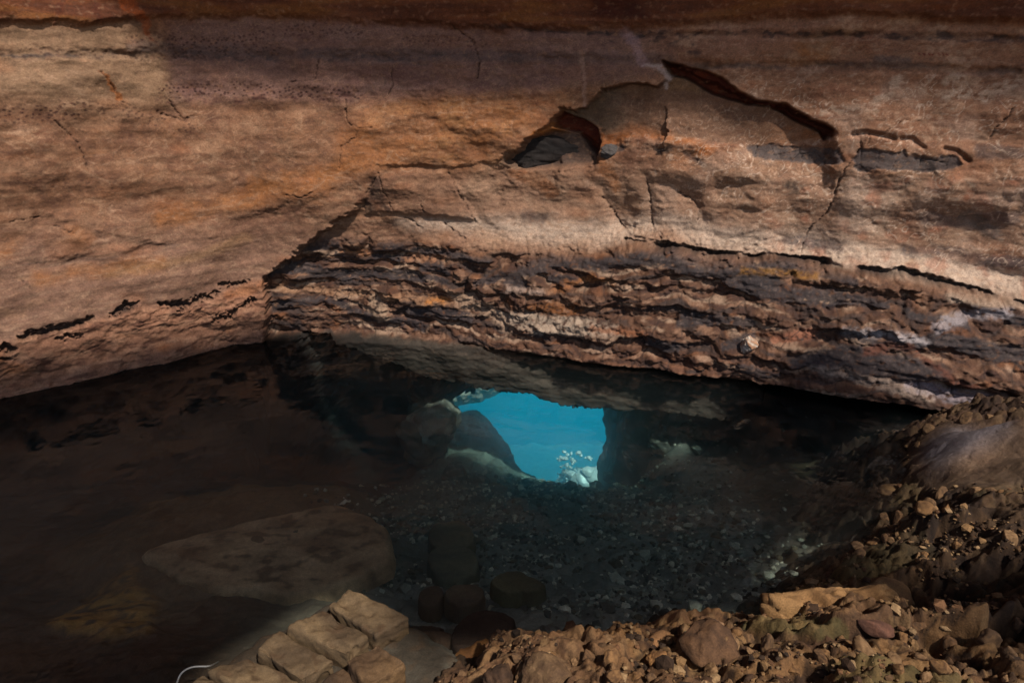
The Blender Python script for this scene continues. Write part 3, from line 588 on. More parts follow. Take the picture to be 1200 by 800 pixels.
def bank_height(X, Y):
    hh, sd = bank_base(X, Y)
    wx_ = .12*fbm(X*3, Y*3, 3, 501); wy_ = .12*fbm(X*3, Y*3, 3, 503); wx2 = .02*fbm(X*14, Y*14, 2, 504); wy2 = .02*fbm(X*14, Y*14, 2, 506)
    ah, ai, ae = facets((X+wx_)*3.0+(Y+wy_)*.8, (Y+wy_)*3.3, 31, 1.6)
    bh, bi, be = facets((X+wx_+wx2)*8, (Y+wy_+wy2)*8.5-(X+wx_)*1.5, 32, 1.8); eh, ei, ee = facets((X+wx2)*21+wy_*9, (Y+wy2)*20, 33, 1.8)
    smooth = np.exp(-((((X-2.9)-.3*(Y-3.8))/.25)**2 + ((Y-3.78)/.52)**2))          # worn flow-stone patch on the right
    rgh = 1-.88*smooth; patch = sstep(-.25, .3, fbm(X*2.2, Y*2.2, 3, 509))
    hh = hh + .10*fbm(X*1.5, Y*1.5, 3, 511) + rgh*(.10*(ah-.5) + .06*(bh-.4)*(.35+.65*patch) + .026*(eh-.4)*(.4+.6*patch) - .03*(1-sstep(0, .12, be))*patch - .012*(1-sstep(0, .15, ee)) + .045*fbm(X*7, Y*7, 4, 515))
    hh = hh + 0*X + sstep(2.2, 2.9, X)*.05*ridged((X*.35+Y)*3.6, (X-Y)*.9, 3, 521)*(1-smooth)
    return hh, (ai, bi, be, ei, ee, smooth, sd)
xs2 = np.arange(-1.3, 4.9, .0065); ys2 = np.arange(1.35, 5.7, .0065)
X, Y = np.meshgrid(xs2.astype(F32), ys2.astype(F32))
h, (ai, bi, be, ei, ee, smooth, sd) = bank_height(X, Y)
def blur(a, r):
    for ax in (0, 1):
        p = np.concatenate([np.repeat(np.take(a, [0], ax), r+1, ax), a, np.repeat(np.take(a, [-1], ax), r, ax)], ax)
        cs = np.cumsum(p.astype(np.float64), ax); n_ = a.shape[ax]
        a = (np.take(cs, np.arange(2*r+1, 2*r+1+n_), ax)-np.take(cs, np.arange(0, n_), ax))/(2*r+1)
    return a
sm_ = 1-.9*sstep(.2, .34, smooth)
h = blur(blur(h, 2), 1)*sm_ + blur(blur(h, 5), 5)*(1-sm_) + sm_*(.017*fbm(X*26, Y*26, 4, 517) + .03*fbm(X*9, Y*9, 4, 519) - .035*sstep(.35, .8, ridged(X*6+.6*fbm(X*5, Y*5, 2, 522), Y*6, 3, 523)) - .02*sstep(.15, .4, fbm(X*16, Y*16, 3, 525))) + .05*smooth
BU, BV = proj(X, Y, h); BU = BU.astype(F32); BV = BV.astype(F32)
bc = np.empty(X.shape+(3,), F32); bc[:] = A(92, 64, 40)
def bmix(m, c):
    global bc
    bc += (np.asarray(c, F32)-bc)*np.clip(m, 0, 1)[..., None]
q1 = fbm(X*4, Y*4, 4, 531); q2 = fbm(X*14, Y*14, 3, 541)
bmix(.8*sstep(.45, .8, bi), A(132, 96, 60)); bmix(.7*(bi < .3), A(70, 46, 30)); bmix(.6*sstep(.1, .4, q1), A(120, 86, 56)); bmix(.6*sstep(.1, .4, -q1), A(58, 38, 26)); bmix(.5*(ei > .75), A(140, 108, 72)); bmix(.5*(ei < .2), A(50, 34, 26))
bmix(.7*(1-sstep(.02, .12, be)), A(34, 22, 16)); bmix(.35*sstep(.2, .5, q2), A(150, 116, 78))
bmix(.4*(ai > .8), A(116, 84, 58)); bmix(.45*((ai > .55) & (ai < .65)), A(100, 90, 50))
bmix(.9*sstep(.2, .34, smooth), A(140, 112, 90)); bmix(.5*sstep(.2, .34, smooth)*sstep(.1, .3, np.abs(fbm(X*9+Y*3, X*2-Y*2, 3, 551))), A(104, 78, 60)); bmix(.8*sstep(.3, .6, smooth)*sstep(3.55, 3.9, Y+.06*q1), A(142, 136, 144))
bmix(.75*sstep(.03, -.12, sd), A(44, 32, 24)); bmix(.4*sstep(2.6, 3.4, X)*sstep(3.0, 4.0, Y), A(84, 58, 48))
bmix(.65*sstep(1.75, 2.2, X)*(1-smooth)*(1-.5*sstep(3.2, 4.0, Y)), A(52, 36, 26)); bmix(.5*sstep(1.75, 2.2, X)*(ei > .72)*(1-smooth), A(112, 86, 60))  # right slope painted darker in place of shade, with some lighter facets
bc *= (1+.45*np.exp(-((sd-.28)/.16)**2)*(X < .95))[..., None]  # near crest brightened in the colour, standing in for sunlight on it
bc *= (.78*(1-.35*sstep(1.2, 2.2, X)*(1-smooth)))[..., None]  # bank dimmed, more to the right, adding to that painted shade
np.clip(bc, .004, .8, out=bc)
Q = grid_quads(*X.shape); keep = (h > -.9).ravel()[Q].all(1)
used = np.unique(Q[keep]); remap = np.zeros(h.size, np.int64); remap[used] = np.arange(len(used))
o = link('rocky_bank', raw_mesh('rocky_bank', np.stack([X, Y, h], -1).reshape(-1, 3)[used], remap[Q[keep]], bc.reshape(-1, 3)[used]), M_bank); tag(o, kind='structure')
BH = h
def bank_z(x, y):
    return float(BH[int(np.clip((y-1.35)/.0065, 0, len(ys2)-1)), int(np.clip((x+1.3)/.0065, 0, len(xs2)-1))])
def bank_at(uu, vv):
    i = np.unravel_index(np.argmin((BU-uu)**2+(BV-vv)**2), BU.shape)
    return np.array([bank_X[i], bank_Y[i], BH[i]])
bank_X, bank_Y = X, Y

# dry ground around and behind, out to the horizon
gx = np.concatenate([-np.geomspace(400, 8, 24), np.arange(-7.5, 7.6, .5), np.geomspace(8, 400, 24)])
gy = np.concatenate([-np.geomspace(400, 4, 26), np.arange(-3.5, 1.4, .35)])
GX, GY = np.meshgrid(gx, gy)
GZ = .72 + .15*fbm(GX*.5, GY*.5, 3, 601) - 1.2*sstep(.6, 1.4, GY) - .9*sstep(-1.2, -2.6, GX)*sstep(-1.5, .8, GY) + .02*np.hypot(GX, GY)*(np.hypot(GX, GY) > 10)*0
M_ground = rock_mat('dry_ground', .4, .4, .95, use_attr=False, base=(.42, .31, .2), base2=(.3, .21, .13))
o = link('ground', raw_mesh('ground', np.stack([GX, GY, GZ], -1).reshape(-1, 3), grid_quads(*GX.shape)), M_ground); tag(o, kind='structure')

# ================================================================== SEA BED beyond the passage
sx = np.arange(-14, 16, .12); sy = np.arange(6.9, 30, .12)
X, Y = np.meshgrid(sx, sy)
SH = np.interp(Y, [6.9, 7.5, 8.6, 10.4, 12.5, 16, 30], [-3.2, -3.6, -4.5, -5.4, -8.0, -11.5, -14.5]) + .5*fbm(X*.4, Y*.4, 3, 651) + .2*fbm(X*1.5, Y*1.5, 3, 655)
M_sea = rock_mat('sea_bed_sand', .5, .3, .95, use_attr=False, base=(.30, .30, .26), base2=(.18, .18, .16))
o = link('sea_floor', raw_mesh('sea_floor', np.stack([X, Y, SH], -1).reshape(-1, 3), grid_quads(*X.shape)), M_sea); tag(o, kind='structure')

# side walls of the passage, running back under the cliff
pz3 = np.arange(-4.6, -.12, .025)
for x0_, k_, sg_ in ((1.20, .045, 1), (-.80, -.03, -1)):
    Y, Z3 = np.meshgrid(np.arange(6.15 if sg_ > 0 else 6.9, 8.7, .025), pz3)
    n_ = .16*fbm(Y*1.4, Z3*1.6+sg_*5, 4, 661) + .06*fbm(Y*5, Z3*5, 3, 665)
    X3 = x0_ + k_*(Y-6.2) + sg_*n_ + sg_*.25*sstep(6.6, 6.15, Y)
    cl_ = np.clip(.5+1.2*fbm(Y*4, Z3*4, 4, 667), 0, 1)[..., None]; cl_ = A(110, 106, 94)*cl_ + A(60, 58, 52)*(1-cl_)
    o = link('passage_wall', raw_mesh('passage_wall', np.stack([X3, Y, Z3], -1).reshape(-1, 3), grid_quads(*Y.shape), cl_.reshape(-1, 3)), M_floor); tag(o, kind='structure')

rx_, ry_ = np.meshgrid(np.arange(-1.3, 1.9, .05), np.arange(6.75, 7.55, .05)); rz_ = -.28 + .12*fbm(rx_*1.5, ry_*1.5, 3, 669)  # unseen roof sheet added to darken the passage below
o = link('passage_shade_roof', raw_mesh('passage_shade_roof', np.stack([rx_, ry_, rz_], -1).reshape(-1, 3), grid_quads(*rx_.shape), np.broadcast_to(A(90, 86, 76), rx_.shape+(3,)).reshape(-1, 3)), M_floor); tag(o, kind='structure')

# added thin rock curtain beyond the passage, its sunlit rim serving as a highlight
ex, ez = np.meshgrid(np.arange(-3.2, .62, .025), np.arange(-6.2, .4, .025))
rimz = np.interp(ex, *np.array([(far_pt_(u_, v_, 10.3)[0], far_pt_(u_, v_, 10.3)[2]) for u_, v_ in [(470, 500), (525, 492), (548, 484), (570, 478), (592, 468), (616, 462), (640, 455), (670, 440)]]).T)
ok_ = (ez > rimz + .05*fbm(ex*6, ez*2, 3, 673)) | (ex < -1.5+.15*fbm(ez*2, ex, 2, 674))
ey = 10.3 + .16*fbm(ex*2, ez*2, 4, 671) + .05*fbm(ex*8, ez*8, 3, 675) + .35*np.exp(-np.clip(ez-rimz, 0, 9)*5)
fq = grid_quads(*ex.shape); fq = fq[ok_.ravel()[fq].all(1)]; us = np.unique(fq); rm = np.zeros(ex.size, int); rm[us] = np.arange(len(us))
o = link('rim_light_rock', raw_mesh('rim_light_rock', np.stack([ex, ey, ez], -1).reshape(-1, 3)[us], rm[fq], np.broadcast_to(A(190, 184, 166), (len(us), 3))), M_floor); tag(o, kind='structure')
md = o.modifiers.new('thickness', 'SOLIDIFY'); md.thickness = .35; md.offset = -1

# ================================================================== WATER
def water_mat(name, absorb, dens_a, scat, dens_s, aniso, dens_iso=0):
    m = bpy.data.materials.new(name); m.use_nodes = True; nt = m.node_tree; N = nt.nodes; L = nt.links; N.clear()
    out = N.new('ShaderNodeOutputMaterial')
    tr = N.new('ShaderNodeBsdfTransparent'); gl = N.new('ShaderNodeBsdfGlossy'); gl.inputs['Roughness'].default_value = .03
    fr = N.new('ShaderNodeFresnel'); fr.inputs['IOR'].default_value = 1.333
    tc = N.new('ShaderNodeTexCoord'); nz = N.new('ShaderNodeTexNoise'); nz.inputs['Scale'].default_value = 5; nz.inputs['Detail'].default_value = 3
    bp = N.new('ShaderNodeBump'); bp.inputs['Strength'].default_value = .22; bp.inputs['Distance'].default_value = .03
    L.new(tc.outputs['Object'], nz.inputs[0]); L.new(nz.outputs[0], bp.inputs['Height']); L.new(bp.outputs[0], gl.inputs['Normal']); L.new(bp.outputs[0], fr.inputs['Normal'])
    geo = N.new('ShaderNodeNewGeometry'); sep = N.new('ShaderNodeSeparateXYZ'); L.new(geo.outputs['True Normal'], sep.inputs[0])
    ab = N.new('ShaderNodeMath'); ab.operation = 'ABSOLUTE'; L.new(sep.outputs['Z'], ab.inputs[0])
    gt = N.new('ShaderNodeMath'); gt.operation = 'GREATER_THAN'; gt.inputs[1].default_value = .8; L.new(ab.outputs[0], gt.inputs[0])
    ml = N.new('ShaderNodeMath'); ml.operation = 'MULTIPLY'; L.new(gt.outputs[0], ml.inputs[0]); L.new(fr.outputs[0], ml.inputs[1])
    hf = N.new('ShaderNodeMath'); hf.operation = 'MULTIPLY'; hf.inputs[1].default_value = .9; L.new(ml.outputs[0], hf.inputs[0]); ml = hf
    mx = N.new('ShaderNodeMixShader'); L.new(ml.outputs[0], mx.inputs[0]); L.new(tr.outputs[0], mx.inputs[1]); L.new(gl.outputs[0], mx.inputs[2]); L.new(mx.outputs[0], out.inputs['Surface'])
    va = N.new('ShaderNodeVolumeAbsorption'); va.inputs['Color'].default_value = (*absorb, 1); va.inputs['Density'].default_value = dens_a
    vs = N.new('ShaderNodeVolumeScatter'); vs.inputs['Color'].default_value = (*scat, 1); vs.inputs['Density'].default_value = dens_s; vs.inputs['Anisotropy'].default_value = aniso
    ad = N.new('ShaderNodeAddShader'); L.new(va.outputs[0], ad.inputs[0]); L.new(vs.outputs[0], ad.inputs[1])
    if dens_iso:
        v2 = N.new('ShaderNodeVolumeScatter'); v2.inputs['Color'].default_value = (.06, .80, .92, 1); v2.inputs['Density'].default_value = dens_iso
        a2 = N.new('ShaderNodeAddShader'); L.new(ad.outputs[0], a2.inputs[0]); L.new(v2.outputs[0], a2.inputs[1]); ad = a2
    L.new(ad.outputs[0], out.inputs['Volume'])
    m.cycles.homogeneous_volume = True if hasattr(m.cycles, 'homogeneous_volume') else False
    return m
def box(name, lo, hi, mat):
    v_ = [(x, y, z) for z in (lo[2], hi[2]) for y in (lo[1], hi[1]) for x in (lo[0], hi[0])]
    f = [(0, 2, 3, 1), (4, 5, 7, 6), (0, 1, 5, 4), (2, 6, 7, 3), (0, 4, 6, 2), (1, 3, 7, 5)]
    me = bpy.data.meshes.new(name); me.from_pydata(v_, [], f); me.materials.append(mat)
    return link(name, me, mat)
M_pool = water_mat('pool_water', (.10, .72, .78), .26, (.92, .97, 1.0), .11, .93, .045)
M_seaw = water_mat('sea_water', (.0, .80, .94), .07, (.0, .72, 1.0), .054, .0)
tag(box('water', (-8.5, .6, -3.2), (8.5, 7.38, 0), M_pool), kind='structure')
tag(box('sea_water', (-13.5, 7.385, -15), (15.5, 29.5, -.002), M_seaw), kind='structure')

# ================================================================== ROCKS
def ico(sub):
    import bmesh
    bm = bmesh.new(); bmesh.ops.create_icosphere(bm, subdivisions=sub, radius=1)
    V_ = np.array([v_.co for v_ in bm.verts]); T_ = np.array([[q.index for q in f.verts] for f in bm.faces]); bm.free(); return V_, T_
_ICO = {k_: ico(k_) for k_ in (1, 3, 4, 5)}
def pn3(P, f, seed):
    return (pn(P[:, 0]*f+P[:, 2]*.7*f, P[:, 1]*f-P[:, 2]*.6*f, seed)+pn(P[:, 1]*f+11, P[:, 2]*f+P[:, 0]*.5*f, seed+1)+pn(P[:, 2]*f-5, P[:, 0]*f+P[:, 1]*.4*f, seed+2))/2
def rock_mesh(name, size, seed, sub=4, angular=.8, rough=.06, faces=11, c0=(120, 90, 60), c1=(80, 58, 40), c2=None):
    r = np.random.default_rng(seed); Dv, T_ = _ICO[sub]
    nrm = r.normal(size=(faces, 3)); nrm /= np.linalg.norm(nrm, axis=1)[:, None]; off = r.uniform(.62, .95, faces)
    dots = Dv@nrm.T; rad = np.where(dots > 1e-3, off/np.maximum(dots, 1e-3), 9)
    rm = -np.log(np.exp(-rad*26).sum(1))/26; rm = np.minimum(rm, 1.25)
    rr = angular*rm + (1-angular)*.85
    P = Dv*rr[:, None]
    P = P*(1 + rough*pn3(P, 2.5, seed % 50) + rough*.6*pn3(P, 6, seed % 50+3) + rough*.35*pn3(P, 14, seed % 50+7))[:, None]
    m1 = np.clip(.5+1.2*pn3(P, 2.2, seed % 40+60), 0, 1)[:, None]; cc = A(*c0)*m1 + A(*c1)*(1-m1)
    if c2 is not None:
        m2 = sstep(.05, .35, pn3(P, 3.4, seed % 40+70))[:, None]; cc = cc*(1-m2) + A(*c2)*m2
    P = P*np.array(size)
    return raw_mesh(name, P, T_, np.clip(cc, .004, .8), tris=True)
def block_mesh(name, quad, th, seed, rd=.022, rough=.02, c0=(140, 112, 76), c1=(110, 84, 56)):
    """a dressed stone: a four-cornered plan, thickness th, worn edges"""
    n = 34; g_ = np.linspace(-1, 1, n); Vs, Qs = [], []
    for ax in range(3):
        for sg in (-1, 1):
            a_, b_ = np.meshgrid(g_, g_); P = np.zeros((n, n, 3)); P[..., ax] = sg; P[..., (ax+1) % 3] = a_; P[..., (ax+2) % 3] = b_
            q = grid_quads(n, n, flip=(sg < 0)); Qs.append(q + len(Vs)*n*n); Vs.append(P.reshape(-1, 3))
    P = np.concatenate(Vs); Q_ = np.concatenate(Qs)
    quad = np.array(quad)
    e1 = np.linalg.norm((quad[1]-quad[0]+quad[2]-quad[3])/2); e2 = np.linalg.norm((quad[3]-quad[0]+quad[2]-quad[1])/2)
    hs = np.array([e1/2, e2/2, th/2]); p = P*hs; inner = np.clip(p, -(hs-rd), hs-rd); dv = p-inner; L_ = np.linalg.norm(dv, axis=1, keepdims=True)
    nrm = np.where(L_ > 1e-9, dv/np.maximum(L_, 1e-9), 0); p = inner + nrm*rd
    a_, b_ = (p[:, 0]/hs[0]+1)/2, (p[:, 1]/hs[1]+1)/2
    xy = quad[0]*((1-a_)*(1-b_))[:, None]+quad[1]*(a_*(1-b_))[:, None]+quad[2]*(a_*b_)[:, None]+quad[3]*((1-a_)*b_)[:, None]
    p = np.concatenate([xy, p[:, 2:]], 1)
    s_ = np.random.default_rng(seed); p2 = p+s_.uniform(0, 20)
    dsp = rough*(1.1*pn3(p2, 4, seed % 30)+.6*pn3(p2, 13, seed % 30+3)+.35*pn3(p2, 34, seed % 30+6) - .9*sstep(.25, .5, pn3(p2, 9, seed % 30+8)))
    p = p + nrm*dsp[:, None]
    m1 = np.clip(.5+1.3*pn3(p2, 6, seed % 40+60), 0, 1)[:, None]; cc = A(*c0)*m1+A(*c1)*(1-m1)
    m2 = sstep(.25, .45, pn3(p2, 22, seed % 40+64))[:, None]; cc = cc*(1-m2*.6)+A(70, 50, 32)*m2*.6
    me = raw_mesh(name, p, Q_, np.clip(cc, .004, .8))
    import bmesh
    bm = bmesh.new(); bm.from_mesh(me); bmesh.ops.remove_doubles(bm, verts=bm.verts, dist=1e-4); bmesh.ops.recalc_face_normals(bm, faces=bm.faces); bm.to_mesh(me); bm.free()
    me.polygons.foreach_set('use_smooth', np.ones(len(me.polygons), bool))
    return me
M_rock = rock_mat('loose_rock', 2.0, .5, .88, vary=.12)
M_block = rock_mat('cut_limestone', 2.2, .35, .85)
M_wetrock = rock_mat('submerged_rock', 2.0, .5, .9)
M_white = rock_mat('white_rubble', 2.0, .12, .30, spec=1.0)
def place(name, me, mat, P, rz=0, tilt=(0, 0), **kw):
    o = link(name, me, mat); o.location = P; o.rotation_euler = (tilt[0], tilt[1], rz); tag(o, **kw); return o

# ---- paving blocks at the water's edge: given by their four top corners in the photo
def paving(quad, zt, th, seed, label, c0=(104, 84, 60), c1=(74, 58, 41), tilt=(0, 0), rnd=.013):
    P = np.array([at(u_, v_, zt) for u_, v_ in quad])[:, :2]; c_ = P.mean(0); P = (P-c_)*.975
    area = sum(P[i_][0]*P[(i_+1) % 4][1]-P[(i_+1) % 4][0]*P[i_][1] for i_ in range(4))
    if area < 0: P = P[::-1]
    return place('paving_block', block_mesh('paving_block', P, th, seed, rd=rnd, rough=.022, c0=c0, c1=c1), M_block, (c_[0], c_[1], zt-th/2), 0, tilt, label=label, cat='stone block', group='stone paving blocks at the pool edge')
paving([(383, 708), (408, 690), (482, 722), (440, 745)], .07, .18, 3, 'topmost pale squared stone block beside the big drowned slab')
paving([(337, 735), (378, 712), (433, 745), (405, 766)], .07, .18, 5, 'flat tan stone block second from the top of the paved row')
paving([(300, 760), (326, 738), (392, 772), (352, 796)], .06, .18, 8, 'half shaded tan block with a rippled top third in the paved row', tilt=(0, .04))
paving([(240, 785), (292, 768), (352, 796), (320, 822)], .06, .18, 12, 'long low stone block beside the cable', tilt=(.03, 0))
paving([(205, 812), (238, 788), (268, 806), (236, 832)], .04, .16, 15, 'lowest corner of pale stone inside the cable loop')
paving([(404, 772), (442, 752), (476, 775), (430, 806)], .09, .22, 18, 'upright brown block half in shadow at the foot of the rubble bank', c0=(108, 82, 54), c1=(76, 56, 38))
paving([(372, 800), (402, 782), (428, 806), (396, 828)], .02, .16, 21, 'small sunken block wedged below the half shaded upright block', c0=(84, 62, 42), c1=(60, 44, 30))
paving([(470, 752), (482, 738), (530, 742), (524, 772)], -.12, .18, 25, 'dark drowned square block right of the paved row', c0=(96, 76, 60), c1=(70, 54, 42))
paving([(458, 738), (472, 728), (522, 735), (516, 742)], -.2, .1, 26, 'thin dark drowned slab behind the dark square block', c0=(84, 66, 52), c1=(62, 50, 42))

# ---- submerged boulders
def drowned(name, uv, z, size, seed, label, c0, c1, rz=0, cat='boulder', mat=None, angular=.85, group=None, sub=5, c2=None, rough=.06):
    P = at(*uv, z); return place(name, rock_mesh(name, size, seed, sub, angular, rough, 12, c0, c1, c2), mat or M_wetrock, (P[0], P[1], z-size[2]*.6), rz, label=label, cat=cat, group=group)
def outline_slab(name, pts, zt, th, seed, mat, c0, c1, c2=None, **kw):
    """a flat-topped boulder whose plan follows an outline traced in the photo"""
    P = np.array([at(u_, v_, zt)[:2] for u_, v_ in pts]); c_ = P.mean(0); ang = np.linspace(0, 2*np.pi, 181)[:-1]
    pa = np.arctan2(P[:, 1]-c_[1], P[:, 0]-c_[0]); od = np.argsort(pa); pr = np.hypot(*(P-c_).T)[od]; pa = pa[od]
    rad = np.interp(ang, np.concatenate([pa-2*np.pi, pa, pa+2*np.pi]), np.tile(pr, 3), period=None) if False else np.interp((ang+np.pi) % (2*np.pi)-np.pi, np.concatenate([pa-2*np.pi, pa, pa+2*np.pi]), np.tile(pr, 3))
    rings = [(r_, 1-.10*r_**3) for r_ in np.linspace(.005, .86, 40)] + [(.88, .925), (.9, .91), (.92, .88), (.94, .83), (.96, .74), (.975, .62), (.985, .48), (.995, .3), (1.0, .1), (1.01, -.15), (1.02, -.5), (1.03, -1.0)]
    V_ = []
    for rr, hh_ in rings:
        x_ = np.cos(ang)*rad*rr; y_ = np.sin(ang)*rad*rr
        jit = 1+.03*pn(np.cos(ang)*4+seed, np.sin(ang)*4, seed % 30)+.012*pn(np.cos(ang)*13+seed, np.sin(ang)*13, seed % 30)
        z_ = zt*0 + (hh_-1)*th + .30*th*fbm((x_+seed)*1.6, (y_-seed)*3.6, 5, seed % 30) + .16*th*ridged((x_*.4+y_)*4+seed, (x_-y_)*.9, 3, seed % 30+5)
        V_.append(np.stack([x_*jit, y_*jit, z_], -1))
    V_ = np.concatenate(V_); nn = 180; Qs = []
    for i in range(len(rings)-1):
        for j in range(nn): Qs.append((i*nn+j, (i+1)*nn+j, (i+1)*nn+(j+1) % nn, i*nn+(j+1) % nn))
    m1 = np.clip(.5+1.3*fbm((V_[:, 0]+seed)*2, (V_[:, 1])*5, 4, seed % 40+3), 0, 1)[:, None]; cc = A(*c0)*m1+A(*c1)*(1-m1)
    if c2 is not None:
        m2 = sstep(0, .3, fbm(V_[:, 0]*7, V_[:, 1]*11, 3, seed % 40+9))[:, None]; cc = cc*(1-m2*.7)+A(*c2)*m2*.7
    return place(name, raw_mesh(name, V_, np.array(Qs), np.clip(cc, .004, .8)), mat, (c_[0], c_[1], zt), **kw)
outline_slab('boulder', [(390, 588), (425, 597), (450, 612), (459, 635), (456, 655), (430, 671), (398, 684), (350, 694), (300, 690), (240, 682), (190, 664), (160, 645), (215, 628), (270, 615), (310, 605), (350, 597)], -.42, .07, 41, M_wetrock, (228, 190, 146), (172, 138, 104), (116, 90, 68), label='big pale flat boulder drowned under the water above the paving blocks', cat='boulder')
outline_slab('boulder', [(508, 612), (540, 606), (548, 640), (555, 672), (520, 680), (503, 660), (510, 640)], -.62, .07, 43, M_wetrock, (140, 132, 104), (104, 100, 84), label='greenish drowned block on the gravel right of the big pale boulder', cat='boulder')
outline_slab('boulder', [(490, 700), (500, 688), (515, 686), (518, 700), (505, 712)], -.35, .06, 44, M_wetrock, (120, 98, 76), (90, 74, 60), label='small brown drowned stone between the paved row and the mossy stones', cat='stone')
outline_slab('boulder', [(520, 692), (545, 684), (568, 690), (562, 704), (530, 706)], -.3, .07, 45, M_wetrock, (140, 122, 96), (100, 84, 68), label='rounded drowned stone with a pale top left of the near rubble', cat='stone')
outline_slab('boulder', [(574, 680), (590, 670), (620, 674), (640, 684), (612, 692), (585, 690)], -.36, .06, 46, M_wetrock, (130, 122, 88), (96, 88, 68), label='low mossy drowned stone above the middle of the near rubble', cat='stone')
outline_slab('boulder', [(526, 745), (545, 722), (580, 716), (604, 724), (596, 745), (560, 762), (535, 765)], -.12, .12, 47, M_wetrock, (84, 66, 54), (62, 48, 40), label='dark rounded drowned boulder behind the near rubble crest', cat='boulder')
drowned('boulder', (503, 486), -.86, (.32, .30, .34), 51, 'rounded boulder lit turquoise at the left edge of the glowing passage', (190, 182, 165), (130, 122, 108), .4, rough=.12)
drowned('boulder', (487, 502), -.95, (.20, .2, .2), 53, 'dim drowned boulder left of the turquoise lit boulder', (110, 104, 94), (80, 76, 68), .9)

for i, (uu, vv, dz, sz_, lb_) in enumerate([(752, 540, .05, .20, 'dark drowned boulder low on the right side of the glowing passage'), (775, 520, .0, .17, 'speckled drowned rock on the slope right of the passage'), (815, 505, 0, .15, 'drowned rock half buried in the slope under the grey ledge'), (722, 560, .0, .12, 'dark stone at the lower right corner of the passage'), (700, 572, .0, .09, 'dark stone on the sill below the white heap'), (668, 572, .0, .07, 'small dark stone on the sill of the passage left of the white heap'), (560, 566, .0, .10, 'dark stone on the sill at the left of the passage'), (536, 560, .02, .14, 'dim drowned rock below the turquoise lit boulder')]):
    P = bed_at(uu, vv); P = CAM+(P-CAM)*(min(P[1], 6.75)/P[1]); c_ = (92, 90, 80)
    place('boulder', rock_mesh('boulder', (sz_*1.1, sz_, sz_*.9), 640+i, 5, .85, .10, 11, c_, (60, 58, 52), (140, 138, 124)), M_wetrock, (P[0], P[1], P[2]+dz*.5), i*1.1, label=lb_, cat='boulder')
# ---- bright sunlit heap beyond the passage and a few stones before it
def far_pt(uu, vv, Yy):
    d = ray(uu, vv); return CAM + d*(Yy/d[1])
heap = []
rr_ = np.random.default_rng(5)
for i in range(150):
    if i < 40: uu, vv = rr_.normal(692, 9), rr_.normal(560, 5)
    elif i < 66: uu = rr_.uniform(652, 702); vv = 567-(uu-655)*.05-abs(rr_.normal(0, 8))
    elif i < 80: uu = rr_.uniform(656, 694); vv = 531+abs(uu-672)*.25+rr_.normal(0, 3)
    elif i < 110: uu, vv = rr_.normal(663, 6), rr_.uniform(534, 562)
    else: uu, vv = rr_.normal(680, 13), rr_.normal(557, 7)
    P = far_pt(uu, vv, 10.0 + rr_.uniform(-.15, .15)); sz_ = rr_.uniform(.018, .06)*(1.6 if i < 40 else .62)
    me = rock_mesh('white_rubble', (sz_*1.3, sz_, sz_*.8), 700+i, 3, .95, .16, 8, (250, 250, 244), (236, 238, 230))
    place('white_stone', me, M_white, P, rr_.uniform(0, 6), label='one of the sunlit white stones heaped beyond the underwater passage', cat='stone', group='sunlit white stones beyond the passage')
for i, (uu, vv, sz_) in enumerate([(692, 562, .17), (684, 564, .13), (698, 557, .12), (676, 561, .10), (690, 553, .08), (668, 556, .06)]):  # flat slabs added and tilted to throw the sun's glint
    place('white_stone', rock_mesh('white_stone', (sz_*1.3, sz_, sz_*.22), 680+i, 4, .9, .05, 9, (250, 250, 244), (240, 242, 236)), M_white, far_pt(uu, vv-1, 9.78), 0, (.79+.12*math.sin(i*2.1), .13*math.cos(i*1.7)), label='one of the white slabs added and tilted to glint at the heart of the heap', cat='stone', group='slabs added for glint in the sunlit heap')
heapP = far_pt(684, 574, 10.1)
me = rock_mesh('heap', (.60, .5, .55), 77, 5, .5, .16, 12, (150, 160, 150), (100, 110, 104))
place('boulder', me, M_white, heapP+np.array([0, .35, -.42]), .3, label='pale boulder under the sunlit white stones beyond the passage', cat='boulder')
for i, (uu, vv, z_, sz_, lb_) in enumerate([(598, 537, -1.25, .05, 'small pale stone on the bed left of the white heap'), (575, 548, -1.3, .03, 'small grey stone on the bed below the passage')]):
    P = bed_at(uu, vv); place('stone', rock_mesh('stone', (sz_*1.3, sz_, sz_), 760+i, 3, .8, .06, 9, (170, 170, 160), (140, 140, 130)), M_white, P, i, label=lb_, cat='stone')

# ---- near bank: the big pale rock and loose stones
def bankrock(uv, size, seed, label, c0, c1, c2=None, rz=0, tilt=(0, 0), sink=.35, name='rock', cat='rock', sub=4, angular=.85, group=None, dz=0, rough=.06):
    P = bank_at(*uv); return place(name, rock_mesh(name, size, seed, sub, angular, rough, 12, c0, c1, c2), M_rock, (P[0], P[1], P[2]+size[2]*(.5-sink)+dz), rz, tilt, label=label, cat=cat, group=group)
Pb = bank_at(978, 706); zt_ = Pb[2]+.10
qd = np.array([at(u_, v_, zt_) for u_, v_ in [(890, 704), (912, 682), (1044, 677), (1066, 702)]])[:, :2]; cq = qd.mean(0)
me = block_mesh('boulder', (qd-cq)[::-1], .26, 61, rd=.075, rough=.05, c0=(160, 122, 80), c1=(124, 90, 56))
place('boulder', me, M_rock, (cq[0], cq[1], zt_-.13), 0, (.06, .03), label='large pale ochre boulder with a ragged lower edge on the right bank', cat='boulder')
bankrock((905, 712), (.075, .06, .10), 62, 'small blocky tan stone at the left end of the large ochre boulder', (160, 118, 78), (130, 92, 60), None, .3)
bankrock((1035, 702), (.15, .13, .10), 63, 'brown stone against the right end of the large ochre boulder', (120, 92, 62), (90, 66, 44), None, .5)
